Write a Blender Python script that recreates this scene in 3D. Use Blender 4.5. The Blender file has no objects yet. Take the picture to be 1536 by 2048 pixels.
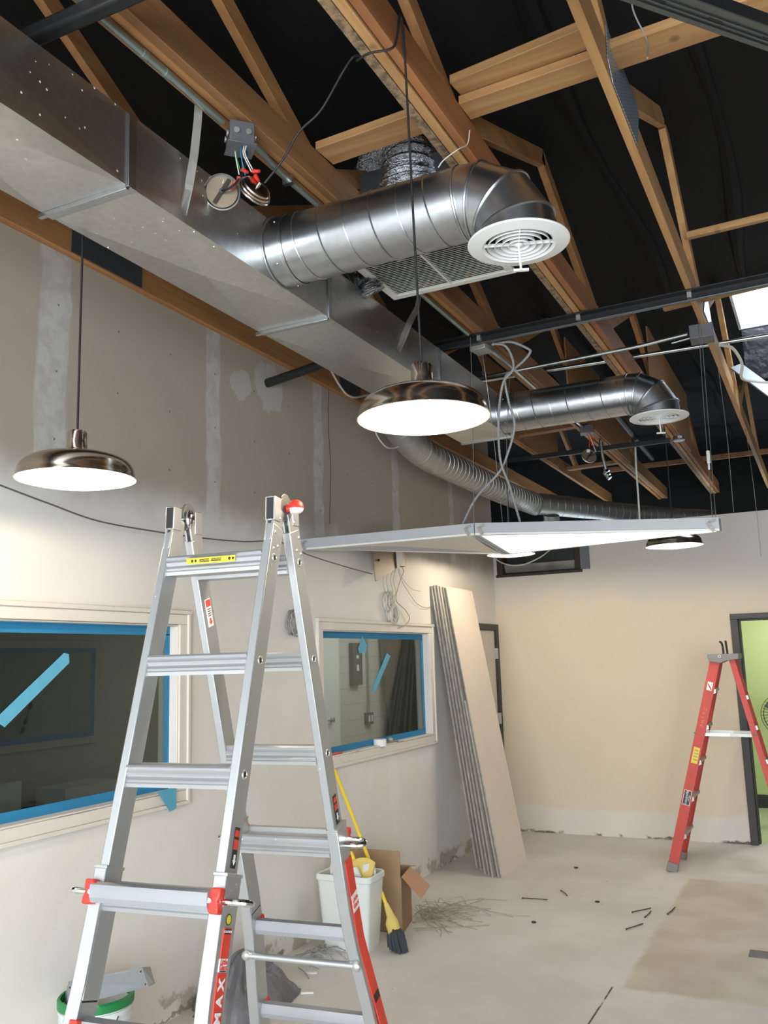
import bpy, bmesh, math, random
from mathutils import Vector, Matrix, noise as mnoise
V = Vector
DAY_W, SKY_W, LAMP_W, GREEN_W, ADJ_FILL_W = 480, 45, 20, 19, 42      # light powers; the last is an added fill
scn = bpy.context.scene
COL = scn.collection
rnd = random.Random(7)

# ---------------------------------------------------------------- camera
cam_d = bpy.data.cameras.new('camera'); cam = bpy.data.objects.new('camera', cam_d); COL.objects.link(cam)
CAM = V((0, 0, 1.74))
pt_, yw_, rl_ = (math.radians(a) for a in (9.483, -26.207, -1.738))
fw = V((math.sin(yw_)*math.cos(pt_), math.cos(yw_)*math.cos(pt_), math.sin(pt_)))
r0 = V((math.cos(yw_), -math.sin(yw_), 0)); u0 = r0.cross(fw)
rt = r0*math.cos(rl_) + u0*math.sin(rl_); up = u0*math.cos(rl_) - r0*math.sin(rl_)
m = Matrix((rt, up, -fw)).transposed().to_4x4(); m.translation = CAM
cam.matrix_world = m
cam_d.sensor_fit = 'VERTICAL'; cam_d.sensor_height = 36; cam_d.lens = 1780/2048*36
cam_d.clip_start = 0.05
scn.camera = cam

# ---------------------------------------------------------------- world, daylight, exposure
scn.view_settings.view_transform = 'Standard'; scn.view_settings.look = 'None'
scn.view_settings.exposure = 0.22; scn.view_settings.gamma = 1.0
w = bpy.data.worlds.new('world'); scn.world = w; w.use_nodes = True
w.node_tree.nodes['Background'].inputs[0].default_value = (0.75, 0.88, 1.0, 1)
w.node_tree.nodes['Background'].inputs[1].default_value = 3.0

def area(name, loc, rot, sx, sy, power, col):
    d = bpy.data.lights.new(name, 'AREA'); d.shape = 'RECTANGLE'; d.size = sx; d.size_y = sy
    d.energy = power; d.color = col
    o = bpy.data.objects.new(name, d); COL.objects.link(o); o.location = loc; o.rotation_euler = rot
    return o
# daylight through the storefront windows behind the camera, and through the skylight
area('daylight_storefront', (0.9, -3.15, 1.55), (math.radians(68), 0, 0), 6.6, 2.4, DAY_W, (0.86, 0.93, 1.0))
area('daylight_skylight', (0.25, 7.0, 5.25), (0, 0, 0), 1.1, 0.6, SKY_W, (0.82, 0.91, 1.0))

# ---------------------------------------------------------------- mesh helpers
WL = {}
class MB:
    def __init__(s): s.v = []; s.f = []
    def add(s, vs, fs):
        n = len(s.v); s.v += [tuple(x) for x in vs]; s.f += [tuple(i+n for i in f) for f in fs]; return s
    def box(s, x0, x1, y0, y1, z0, z1):
        return s.add([(x0,y0,z0),(x1,y0,z0),(x1,y1,z0),(x0,y1,z0),(x0,y0,z1),(x1,y0,z1),(x1,y1,z1),(x0,y1,z1)],
                     [(3,2,1,0),(4,5,6,7),(0,1,5,4),(1,2,6,5),(2,3,7,6),(3,0,4,7)])
    def obox(s, c, ax, h):
        c = V(c); a, b, d = (V(q).normalized()*k for q, k in zip(ax, h))
        vs = [c+a*i+b*j+d*k for k in (-1,1) for (i,j) in ((-1,-1),(1,-1),(1,1),(-1,1))]
        return s.add(vs, [(3,2,1,0),(4,5,6,7),(0,1,5,4),(1,2,6,5),(2,3,7,6),(3,0,4,7)])
    def bar(s, p0, p1, wd, ht, up=(0,0,1)):
        p0, p1 = V(p0), V(p1); d = (p1-p0).normalized(); a = d.cross(V(up)).normalized(); b = a.cross(d)
        return s.obox((p0+p1)/2, (a, d, b), (wd/2, (p1-p0).length/2, ht/2))
    def tube(s, pts, r, n=8, closed=False, caps=True):
        pts = [V(p) for p in pts]; N = len(pts); t0 = None; rings = []
        for i, p in enumerate(pts):
            a = pts[i-1] if (i > 0 or closed) else p; b = pts[(i+1) % N] if (i < N-1 or closed) else p
            t = (b-a).normalized()
            if t0 is None:
                x = t.orthogonal().normalized()
            else:
                x = x - t*x.dot(t)
                x = x.normalized() if x.length > 1e-6 else t.orthogonal().normalized()
            t0 = t; y = t.cross(x); rr = r[i] if isinstance(r, (list, tuple)) else r
            rings.append([p + (x*math.cos(k*2*math.pi/n)+y*math.sin(k*2*math.pi/n))*rr for k in range(n)])
        vs = [q for g in rings for q in g]; fs = []
        for i in range(N if closed else N-1):
            j = (i+1) % N
            for k in range(n): fs.append((i*n+k, i*n+(k+1)%n, j*n+(k+1)%n, j*n+k))
        if caps and not closed:
            fs.append(tuple(range(n))[::-1]); fs.append(tuple((N-1)*n+k for k in range(n)))
        return s.add(vs, fs)
    def cyl(s, p0, p1, r0, r1=None, n=24):
        return s.tube([p0, p1], [r0, r0 if r1 is None else r1], n)
    def lathe(s, prof, o=(0,0,0), axis=(0,0,1), n=40, closed=False):
        o = V(o); ax = V(axis).normalized(); a = ax.orthogonal().normalized(); b = ax.cross(a); L = len(prof)
        vs = [o+ax*z+(a*math.cos(k*2*math.pi/n)+b*math.sin(k*2*math.pi/n))*max(r,1e-4) for k in range(n) for (r,z) in prof]
        fs = []
        for k in range(n):
            for i in range(L if closed else L-1):
                j = (i+1) % L; q = (k+1) % n
                fs.append((k*L+i, q*L+i, q*L+j, k*L+j))
        return s.add(vs, fs)
    def prism(s, poly, vec):
        vec = V(vec); n = len(poly); vs = [V(p) for p in poly]; vs += [p+vec for p in vs]
        return s.add(vs, [tuple(range(n))[::-1], tuple(range(n, 2*n))]+[(i,(i+1)%n,n+(i+1)%n,n+i) for i in range(n)])
    def ball(s, c, r, n=16, sc=(1,1,1)):
        c = V(c); m_ = n//2; vs = []; fs = []
        for i in range(m_+1):
            t = math.pi*i/m_
            for k in range(n):
                p = 2*math.pi*k/n
                vs.append(c+V((math.sin(t)*math.cos(p)*sc[0], math.sin(t)*math.sin(p)*sc[1], math.cos(t)*sc[2]))*r)
        for i in range(m_):
            for k in range(n): fs.append((i*n+k, (i+1)*n+k, (i+1)*n+(k+1)%n, i*n+(k+1)%n))
        return s.add(vs, fs)
    def helix(s, p0, p1, r, pitch, tr, n=5, seg=26):
        p0, p1 = V(p0), V(p1); ax = (p1-p0); L = ax.length; ax.normalize(); a = ax.orthogonal().normalized(); b = ax.cross(a)
        N = int(L/pitch*seg); 
        return s.tube([p0+ax*(L*i/N)+(a*math.cos(2*math.pi*i/seg)+b*math.sin(2*math.pi*i/seg))*r for i in range(N+1)], tr, n)
    def ring(s, c, ax, r, tr, n=32, m_=6, scale=None):
        c = V(c); ax = V(ax).normalized(); a = ax.orthogonal().normalized(); b = ax.cross(a)
        if scale: a, b = scale
        return s.tube([c+(a*math.cos(2*math.pi*k/n)+b*math.sin(2*math.pi*k/n))*r for k in range(n)], tr, m_, closed=True)
    def build(s, name, mat_, parent=None, bevel=0, smooth=True, angle=32, **kw):
        off = WL.get(parent.name, V((0,0,0))) if parent else V(kw.pop('loc', (0,0,0)))
        me = bpy.data.meshes.new(name)
        me.from_pydata([tuple(V(p)-off) for p in s.v], [], s.f); me.validate()
        bm = bmesh.new(); bm.from_mesh(me); bmesh.ops.recalc_face_normals(bm, faces=bm.faces); bm.to_mesh(me); bm.free()
        if smooth:
            me.polygons.foreach_set('use_smooth', [True]*len(me.polygons)); me.set_sharp_from_angle(angle=math.radians(angle))
        o = bpy.data.objects.new(name, me); COL.objects.link(o)
        me.materials.append(mat_)
        if parent: o.parent = parent
        else: o.location = off
        WL[o.name] = off
        if bevel:
            b = o.modifiers.new('bevel', 'BEVEL'); b.width = bevel; b.segments = 2; b.limit_method = 'ANGLE'
        for k, q in kw.items(): o[k] = q
        return o
def thing(name, loc, label, category, group=None):
    o = bpy.data.objects.new(name, None); COL.objects.link(o); o.location = loc; WL[o.name] = V(loc)
    o['label'] = label; o['category'] = category
    if group: o['group'] = group
    return o
def tag(o, label, category, group=None, kind=None):
    o['label'] = label; o['category'] = category
    if group: o['group'] = group
    if kind: o['kind'] = kind
    return o
def text(name, body, mat_, parent, origin, xdir, ydir, size, ext=0.0004, align='CENTER', shear=0, bold=0.0):
    """flat lettering lying in the plane of xdir / ydir, centred on origin"""
    cu = bpy.data.curves.new(name, 'FONT'); cu.body = body; cu.size = size; cu.extrude = ext
    cu.align_x = align; cu.align_y = 'CENTER'; cu.shear = shear; cu.offset = bold
    t = bpy.data.objects.new(name+'_tmp', cu); COL.objects.link(t)
    bpy.context.view_layer.update()
    me = bpy.data.meshes.new_from_object(t.evaluated_get(bpy.context.evaluated_depsgraph_get()))
    bpy.data.objects.remove(t); bpy.data.curves.remove(cu)
    x = V(xdir).normalized(); y = V(ydir).normalized(); z = x.cross(y)
    mt = Matrix((x, y, z)).transposed().to_4x4(); mt.translation = V(origin)-WL[parent.name]
    me.transform(mt); me.materials.clear(); me.materials.append(mat_)
    o = bpy.data.objects.new(name, me); COL.objects.link(o); o.parent = parent; WL[o.name] = WL[parent.name]
    return o
def curve_pts(ctrl, k=8):
    """Catmull-Rom through the control points"""
    P = [V(p) for p in ctrl]; P = [P[0]*2-P[1]]+P+[P[-1]*2-P[-2]]; out = []
    for i in range(1, len(P)-2):
        a, b, c, d = P[i-1:i+3]
        for j in range(k):
            t = j/k; out.append(0.5*((2*b)+(c-a)*t+(2*a-5*b+4*c-d)*t*t+(3*b-a-3*c+d)*t**3))
    out.append(P[-2]); return out

# ---------------------------------------------------------------- materials
class NT:
    def __init__(s, name):
        s.m = bpy.data.materials.new(name); s.m.use_nodes = True; s.t = s.m.node_tree; s.n = s.t.nodes
        s.bsdf = s.n['Principled BSDF']; s.out = s.n['Material Output']; s.co = s.n.new('ShaderNodeTexCoord').outputs['Object']
        s.sep = None
    def lk(s, a, b): s.t.links.new(a, b)
    def setin(s, i, v):
        if hasattr(v, 'is_linked'): s.lk(v, i)
        elif isinstance(v, (tuple, list)): i.default_value = (*v, 1) if (len(v) == 3 and len(i.default_value) == 4) else v
        else: i.default_value = v
    def mt(s, op, a, b=0.0, c=0.0):
        n = s.n.new('ShaderNodeMath'); n.operation = op
        for i, v in enumerate((a, b, c)): s.setin(n.inputs[i], v)
        return n.outputs[0]
    def xyz(s):
        if s.sep is None:
            q = s.n.new('ShaderNodeSeparateXYZ'); s.lk(s.co, q.inputs[0]); s.sep = q.outputs
        return s.sep
    def noise(s, scale, detail=3, rough=0.5, vec=None, stretch=None):
        n = s.n.new('ShaderNodeTexNoise'); n.inputs['Scale'].default_value = scale; n.inputs['Detail'].default_value = detail
        n.inputs['Roughness'].default_value = rough
        src = vec or s.co
        if stretch:
            mp = s.n.new('ShaderNodeMapping'); mp.inputs['Scale'].default_value = stretch; s.lk(src, mp.inputs[0]); src = mp.outputs[0]
        s.lk(src, n.inputs['Vector']); return n.outputs['Fac']
    def voro(s, scale, feature='F1'):
        n = s.n.new('ShaderNodeTexVoronoi'); n.inputs['Scale'].default_value = scale; n.feature = feature
        s.lk(s.co, n.inputs['Vector']); return n.outputs['Distance']
    def step(s, v, a, b):
        n = s.n.new('ShaderNodeMapRange'); n.interpolation_type = 'SMOOTHSTEP'
        s.setin(n.inputs[0], v); n.inputs[1].default_value = a; n.inputs[2].default_value = b
        return n.outputs[0]
    def band(s, v, c, hw, soft):
        return s.step(s.mt('ABSOLUTE', s.mt('SUBTRACT', v, c)), hw+soft, hw-soft)
    def mix(s, f, a, b):
        n = s.n.new('ShaderNodeMix'); n.data_type = 'RGBA'; s.setin(n.inputs[0], f); s.setin(n.inputs[6], a); s.setin(n.inputs[7], b)
        return n.outputs[2]
    def bump(s, h, strength=0.2, dist=0.01):
        n = s.n.new('ShaderNodeBump'); n.inputs['Strength'].default_value = strength; n.inputs['Distance'].default_value = dist
        s.lk(h, n.inputs['Height']); s.lk(n.outputs[0], s.bsdf.inputs['Normal'])
    def done(s, col, rough=0.5, metal=0.0, **kw):
        b = s.bsdf.inputs
        s.setin(b['Base Color'], col); s.setin(b['Roughness'], rough); s.setin(b['Metallic'], metal)
        for k, v in kw.items(): s.setin(b[k.replace('_', ' ')], v)
        return s.m
def flat(name, col, rough=0.5, metal=0.0, var=0.12, scale=9.0, bump=0.0, **kw):
    t = NT(name); nz = t.noise(scale, 4, 0.6)
    c = t.mix(nz, tuple(x*(1-var) for x in col), tuple(min(1, x*(1+var)) for x in col))
    if bump: t.bump(t.noise(scale*6, 3), bump)
    return t.done(c, rough, metal, **kw)
def emit(name, col, strength):
    t = NT(name); return t.done((0.8, 0.8, 0.8), 0.5, 0, Emission_Color=col, Emission_Strength=strength)
def wood(name, light, dark, axis=1, mottled=False):
    t = NT(name); st = [22, 22, 22]; st[axis] = 1.1
    g = t.noise(1.0, 5, 0.65, stretch=st); big = t.noise(2.3, 2, stretch=[3 if i != axis else 0.6 for i in range(3)])
    k = t.voro(2.6); knots = t.step(k, 0.07, 0.03)
    c = t.mix(t.step(g, 0.3, 0.72), dark, light); c = t.mix(t.mt('MULTIPLY', t.step(big, 0.45, 0.75), 0.4), c, tuple(x*0.7 for x in dark))
    c = t.mix(t.mt('MULTIPLY', knots, 0.6), c, (0.10, 0.045, 0.02))
    if mottled:
        q = t.noise(26, 5, 0.7); c = t.mix(t.step(q, 0.35, 0.62), (0.10, 0.075, 0.05), tuple(x*0.75 for x in light))
    t.bump(g, 0.15, 0.004)
    return t.done(c, 0.62)
def galv(name, col=(0.60, 0.63, 0.66), rough=0.28, specks=False, dust=0.0):
    t = NT(name); v = t.voro(34); nz = t.noise(5, 4); fine = t.noise(60, 2)
    c = t.mix(t.step(v, 0.0, 0.9), tuple(x*0.95 for x in col), tuple(min(1, x*1.04) for x in col))
    r = t.mt('ADD', t.mt('MULTIPLY', nz, 0.10), rough-0.05)
    sm = t.noise(7, 6, 0.7); smear = t.mt('MULTIPLY', t.step(sm, 0.56, 0.72), 0.35)
    c = t.mix(t.mt('MULTIPLY', smear, 0.35), c, tuple(x*0.6 for x in col))
    met = 1.0
    if dust:
        dm = t.mt('MULTIPLY', t.step(nz, 0.25, 0.7), dust); c = t.mix(dm, c, (0.40, 0.37, 0.325)); met = t.mt('SUBTRACT', 1.0, dm)
    if specks:
        s1 = t.voro(22); s2 = t.noise(2.6, 2); sp = t.mt('MULTIPLY', t.step(s1, 0.10, 0.06), t.step(s2, 0.44, 0.52))
        c = t.mix(sp, c, (0.85, 0.83, 0.78)); met = t.mt('SUBTRACT', 1.0, sp)
    t.bump(nz, 0.10, 0.02)
    return t.done(c, r, met)

M = {}
M['wood'] = wood('pine_timber', (0.47, 0.235, 0.085), (0.31, 0.14, 0.048))
M['wood_pale'] = wood('pale_pine_timber', (0.57, 0.325, 0.135), (0.43, 0.22, 0.082))
M['wood_red'] = wood('reddish_pine_timber', (0.40, 0.165, 0.06), (0.28, 0.105, 0.036))
M['wood_shaded'] = wood('shaded_pine_timber', (0.31, 0.15, 0.06), (0.22, 0.10, 0.037))  # pine with the shade of truss side and far timbers in its colour
M['wood_x'] = wood('pine_timber_crosswise', (0.53, 0.30, 0.125), (0.37, 0.19, 0.072), axis=0)
M['wood_mottled'] = wood('weathered_timber', (0.46, 0.30, 0.16), (0.22, 0.13, 0.06), mottled=True)
M['ply'] = flat('plywood_sheet', (0.36, 0.19, 0.085), 0.7, var=0.2, scale=3)
M['galv'] = galv('galvanized_sheet', (0.48, 0.505, 0.53), 0.31)
M['galv_duct'] = galv('galvanized_trunk_duct', (0.62, 0.62, 0.60), 0.33, specks=True)
M['galv_rough'] = galv('spiral_galvanized_sheet', (0.42, 0.42, 0.41), 0.5)
M['galv_dull'] = galv('dusty_galvanized_sheet', (0.42, 0.41, 0.39), 0.42, dust=0.55)
M['steel_dark'] = flat('dark_painted_steel', (0.030, 0.031, 0.032), 0.42, 0.5, var=0.3)
M['strut'] = galv('galvanized_strut', (0.20, 0.22, 0.23), 0.4)
M['emt'] = galv('conduit_steel', (0.56, 0.60, 0.58), 0.3)
M['emt_green'] = flat('greenish_conduit', (0.30, 0.36, 0.33), 0.38, 0.7, var=0.15)
M['black'] = flat('black_plastic', (0.012, 0.012, 0.013), 0.45, var=0.1)
M['cordblack'] = flat('black_cord_rubber', (0.010, 0.009, 0.009), 0.6, var=0.1)
M['white_enamel'] = flat('white_enamel', (0.80, 0.80, 0.78), 0.35, var=0.03)
M['grille_white'] = flat('off_white_enamel', (0.72, 0.72, 0.66), 0.4, var=0.05)
M['nickel'] = None
def nickel():
    t = NT('brushed_nickel'); nz = t.noise(3, 3, 0.5, stretch=(1, 1, 60))
    t.bump(t.noise(1, 2, 0.5, stretch=(2, 2, 160)), 0.03, 0.002)
    return t.done(t.mix(nz, (0.62, 0.53, 0.46), (0.72, 0.64, 0.57)), 0.19, 1.0)
M['nickel'] = nickel()
M['chrome'] = flat('bright_chrome', (0.75, 0.75, 0.75), 0.12, 1.0, var=0.05)
M['bulb'] = emit('glowing_bulb', (1.0, 0.80, 0.55), 40)
M['lens'] = emit('glowing_diffuser', (1.0, 0.98, 0.95), 3.2)
M['lens_off'] = flat('unlit_acrylic_diffuser', (0.62, 0.58, 0.50), 0.35, var=0.03)
M['fixture'] = flat('grey_white_enamel', (0.40, 0.41, 0.425), 0.4, var=0.06)
M['alu'] = None
def alu():
    t = NT('brushed_aluminium'); nz = t.noise(4, 4, 0.6); sc = t.noise(9, 5, 0.7)
    c = t.mix(nz, (0.50, 0.515, 0.525), (0.61, 0.625, 0.635)); sp = t.mt('MULTIPLY', t.step(t.voro(26), 0.07, 0.04), t.step(t.noise(3, 2), 0.48, 0.56))
    c = t.mix(sp, c, (0.88, 0.88, 0.86))
    t.bump(sc, 0.05, 0.004)
    return t.done(c, 0.43, t.mt('SUBTRACT', 0.85, t.mt('MULTIPLY', sp, 0.8)))
M['alu'] = alu()
M['red_plastic'] = flat('red_plastic', (0.62, 0.040, 0.024), 0.4, var=0.06)
M['red_label'] = flat('red_label', (0.72, 0.055, 0.03), 0.5, var=0.18, scale=30)
M['white_label'] = flat('white_label', (0.85, 0.85, 0.83), 0.5, var=0.03)
M['black_label'] = flat('black_label', (0.02, 0.018, 0.018), 0.45, var=0.1)
M['yellow_label'] = flat('yellow_label', (0.80, 0.62, 0.03), 0.5, var=0.08)
M['scrawl'] = flat('faded_orange_marker', (0.72, 0.25, 0.06), 0.6)
M['rung_alu'] = flat('dull_aluminium', (0.33, 0.335, 0.35), 0.55, 0.3, var=0.08)
M['red_fiber'] = None
def fiber():
    t = NT('red_fibreglass'); nz = t.noise(3, 5, 0.6); fine = t.noise(1, 3, 0.6, stretch=(60, 60, 3))
    c = t.mix(nz, (0.46, 0.032, 0.022), (0.57, 0.065, 0.045)); c = t.mix(t.mt('MULTIPLY', t.step(fine, 0.5, 0.8), 0.15), c, (0.68, 0.22, 0.17))
    return t.done(c, 0.5)
M['red_fiber'] = fiber()
M['grey_plastic'] = flat('grey_plastic', (0.20, 0.19, 0.18), 0.5, var=0.15)
M['step_alu'] = flat('worn_aluminium', (0.50, 0.50, 0.47), 0.42, 0.7, var=0.2)
M['tape'] = flat('blue_masking_tape', (0.018, 0.20, 0.40), 0.6, var=0.12, scale=16)
M['tape_pale'] = flat('pale_blue_masking_tape', (0.10, 0.38, 0.55), 0.6, var=0.15, scale=14)
M['trim'] = flat('primed_trim', (0.74, 0.69, 0.62), 0.45, var=0.05, bump=0.05)
M['frame_dark'] = flat('dark_bronze_frame', (0.040, 0.036, 0.034), 0.5, var=0.15)
M['door_pale'] = flat('pale_door_leaf', (0.62, 0.57, 0.49), 0.5, var=0.04)
M['gyp_face'] = flat('drywall_paper_face', (0.70, 0.61, 0.52), 0.75, var=0.05, scale=3, bump=0.03)
M['gyp_edge'] = None
def gypedge():
    t = NT('drywall_cut_edge'); n = t.noise(14, 5, 0.7)
    t.bump(n, 0.4, 0.006); return t.done(t.mix(t.step(n, 0.35, 0.7), (0.27, 0.265, 0.23), (0.42, 0.415, 0.37)), 0.85)
M['gyp_edge'] = gypedge()
M['gyp_back'] = flat('drywall_grey_back', (0.26, 0.24, 0.22), 0.85, var=0.1)
M['bin'] = flat('white_bin_plastic', (0.72, 0.75, 0.72), 0.4, var=0.05, scale=4)
M['yellow'] = flat('yellow_plastic', (0.82, 0.60, 0.03), 0.4, var=0.08)
M['pale_yellow'] = flat('pale_yellow_plastic', (0.72, 0.55, 0.16), 0.45, var=0.1)
M['bristle'] = flat('dark_grey_bristles', (0.045, 0.05, 0.06), 0.8, var=0.35, scale=40)
M['card'] = flat('brown_cardboard', (0.34, 0.22, 0.125), 0.8, var=0.1, scale=5)
M['card_in'] = flat('tan_cardboard', (0.52, 0.30, 0.18), 0.8, var=0.06, scale=5)
M['paper'] = flat('white_paper', (0.72, 0.71, 0.68), 0.8, var=0.06)
M['green'] = flat('green_plastic', (0.015, 0.22, 0.06), 0.4, var=0.08)
M['pail'] = flat('white_pail_plastic', (0.76, 0.78, 0.76), 0.4, var=0.05)
M['sheet'] = flat('cut_sheet_metal', (0.30, 0.33, 0.355), 0.45, 0.6, var=0.15)
M['plastic_grey'] = flat('grey_plastic_sheet', (0.13, 0.13, 0.14), 0.4, var=0.25, scale=10, bump=0.1)
M['wire_tan'] = flat('tan_wire', (0.36, 0.30, 0.23), 0.6, var=0.2)
M['wire_brown'] = flat('grey_brown_cable', (0.13, 0.115, 0.095), 0.6, var=0.2)
M['wire_grey'] = flat('grey_wire', (0.30, 0.30, 0.29), 0.5, var=0.2)
M['wire_white'] = flat('white_wire', (0.66, 0.63, 0.56), 0.5, var=0.1)
M['wire_dark'] = flat('dark_wire', (0.05, 0.045, 0.04), 0.6, var=0.2)
M['wire_steel'] = flat('thin_steel_wire', (0.45, 0.45, 0.43), 0.35, 0.8, var=0.1)
M['debris'] = flat('dark_wire_ties', (0.045, 0.035, 0.028), 0.7, var=0.25)
M['brown_metal'] = flat('brown_painted_metal', (0.20, 0.145, 0.095), 0.45, 0.2, var=0.12)
M['rust'] = flat('dark_rusty_steel', (0.045, 0.030, 0.022), 0.75, 0.2, var=0.5, scale=14, bump=0.2)
M['grey_steel'] = flat('grey_painted_steel', (0.14, 0.14, 0.15), 0.5, 0.4, var=0.2)
M['greenwall'] = flat('lime_green_paint', (0.50, 0.60, 0.27), 0.55, var=0.03)
M['greenfloor'] = None
def gfloor():
    t = NT('pale_green_tiles'); x, y, z = t.xyz()
    fx = t.mt('ABSOLUTE', t.mt('SUBTRACT', t.mt('FRACT', t.mt('MULTIPLY', x, 2.2)), 0.5)); fy = t.mt('ABSOLUTE', t.mt('SUBTRACT', t.mt('FRACT', t.mt('MULTIPLY', y, 2.2)), 0.5))
    g = t.step(t.mt('MAXIMUM', fx, fy), 0.485, 0.495)
    return t.done(t.mix(g, (0.58, 0.66, 0.42), (0.34, 0.40, 0.24)), 0.3)
M['greenfloor'] = gfloor()
M['block'] = None
def blockwall():
    t = NT('painted_block_wall'); x, y, z = t.xyz()
    row = t.mt('FLOOR', t.mt('MULTIPLY', z, 5)); yy = t.mt('ADD', t.mt('MULTIPLY', y, 2.5), t.mt('MULTIPLY', row, 0.5))
    fy = t.mt('ABSOLUTE', t.mt('SUBTRACT', t.mt('FRACT', yy), 0.5)); fz = t.mt('ABSOLUTE', t.mt('SUBTRACT', t.mt('FRACT', t.mt('MULTIPLY', z, 5)), 0.5))
    g = t.mt('MAXIMUM', t.step(fy, 0.485, 0.5), t.step(fz, 0.47, 0.5))
    c = t.mix(g, (0.56, 0.55, 0.51), (0.40, 0.39, 0.36)); t.bump(g, -0.3, 0.01)
    return t.done(c, 0.6)
M['block'] = blockwall()
def membrane():
    t = NT('black_roof_membrane'); n = t.noise(2, 4, 0.6, stretch=(3, 0.6, 3)); t.bump(n, 0.25, 0.03)
    return t.done(t.mix(n, (0.0035, 0.0035, 0.004), (0.007, 0.007, 0.0078)), 0.75, Specular_IOR_Level=0.25)
M['membrane'] = membrane()
def foil(name, col, rough):
    t = NT(name); n = t.noise(24, 5, 0.7); t.bump(n, 0.9, 0.02)
    return t.done(t.mix(n, tuple(x*0.6 for x in col), col), rough, 1.0)
M['foil'] = foil('silver_foil', (0.50, 0.51, 0.53), 0.12)
def plastic_black():
    t = NT('black_plastic_film'); n = t.noise(3, 4, 0.55); t.bump(n, 0.6, 0.08)
    return t.done((0.02, 0.02, 0.023), 0.25)
M['wall_right'] = flat('darkened_right_wall', (0.10, 0.092, 0.082), 0.8)  # unseen wall, coloured dark so the trunk duct reflects less light
M['film'] = plastic_black()
def white_film():
    t = NT('white_well_lining'); n = t.noise(5, 5, 0.6); t.bump(n, 1.0, 0.12)
    return t.done((0.75, 0.77, 0.8), 0.35)
M['film_white'] = white_film()
def nailplate():
    t = NT('punched_nail_plate'); x, y, z = t.xyz()
    a = t.mt('ABSOLUTE', t.mt('SUBTRACT', t.mt('FRACT', t.mt('MULTIPLY', y, 40)), 0.5)); b = t.mt('ABSOLUTE', t.mt('SUBTRACT', t.mt('FRACT', t.mt('MULTIPLY', z, 70)), 0.5))
    g = t.mt('MULTIPLY', t.step(a, 0.3, 0.2), t.step(b, 0.3, 0.2)); t.bump(g, -0.8, 0.006)
    return t.done(t.mix(g, (0.52, 0.60, 0.70), (0.22, 0.27, 0.33)), 0.42, 0.7)
M['plate'] = nailplate()
M['plate_dark'] = flat('dark_nail_plate', (0.10, 0.105, 0.12), 0.5, 0.6, var=0.3, scale=40, bump=0.4)
def glass():
    t = NT('window_glass'); g = t.n.new('ShaderNodeBsdfGlossy'); g.inputs['Roughness'].default_value = 0.02
    tr = t.n.new('ShaderNodeBsdfTransparent'); tr.inputs[0].default_value = (0.72, 0.76, 0.74, 1)
    lw = t.n.new('ShaderNodeLayerWeight'); lw.inputs[0].default_value = 0.5; mx = t.n.new('ShaderNodeMixShader')
    fr = t.mt('ADD', 0.04, t.mt('MULTIPLY', t.mt('POWER', lw.outputs['Facing'], 5.0), 0.9))
    t.lk(fr, mx.inputs[0]); t.lk(tr.outputs[0], mx.inputs[1]); t.lk(g.outputs[0], mx.inputs[2]); t.lk(mx.outputs[0], t.out.inputs[0])
    return t.m
M['glass'] = glass()
M['glass_dark'] = flat('dark_glass', (0.17, 0.20, 0.21), 0.25, var=0.1)
M['dim_wall'] = flat('adjoining_room_paint', (0.42, 0.405, 0.35), 0.7, var=0.06)
M['dark_board'] = flat('dark_stacked_boards', (0.07, 0.065, 0.055), 0.75, var=0.3, scale=6)

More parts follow.
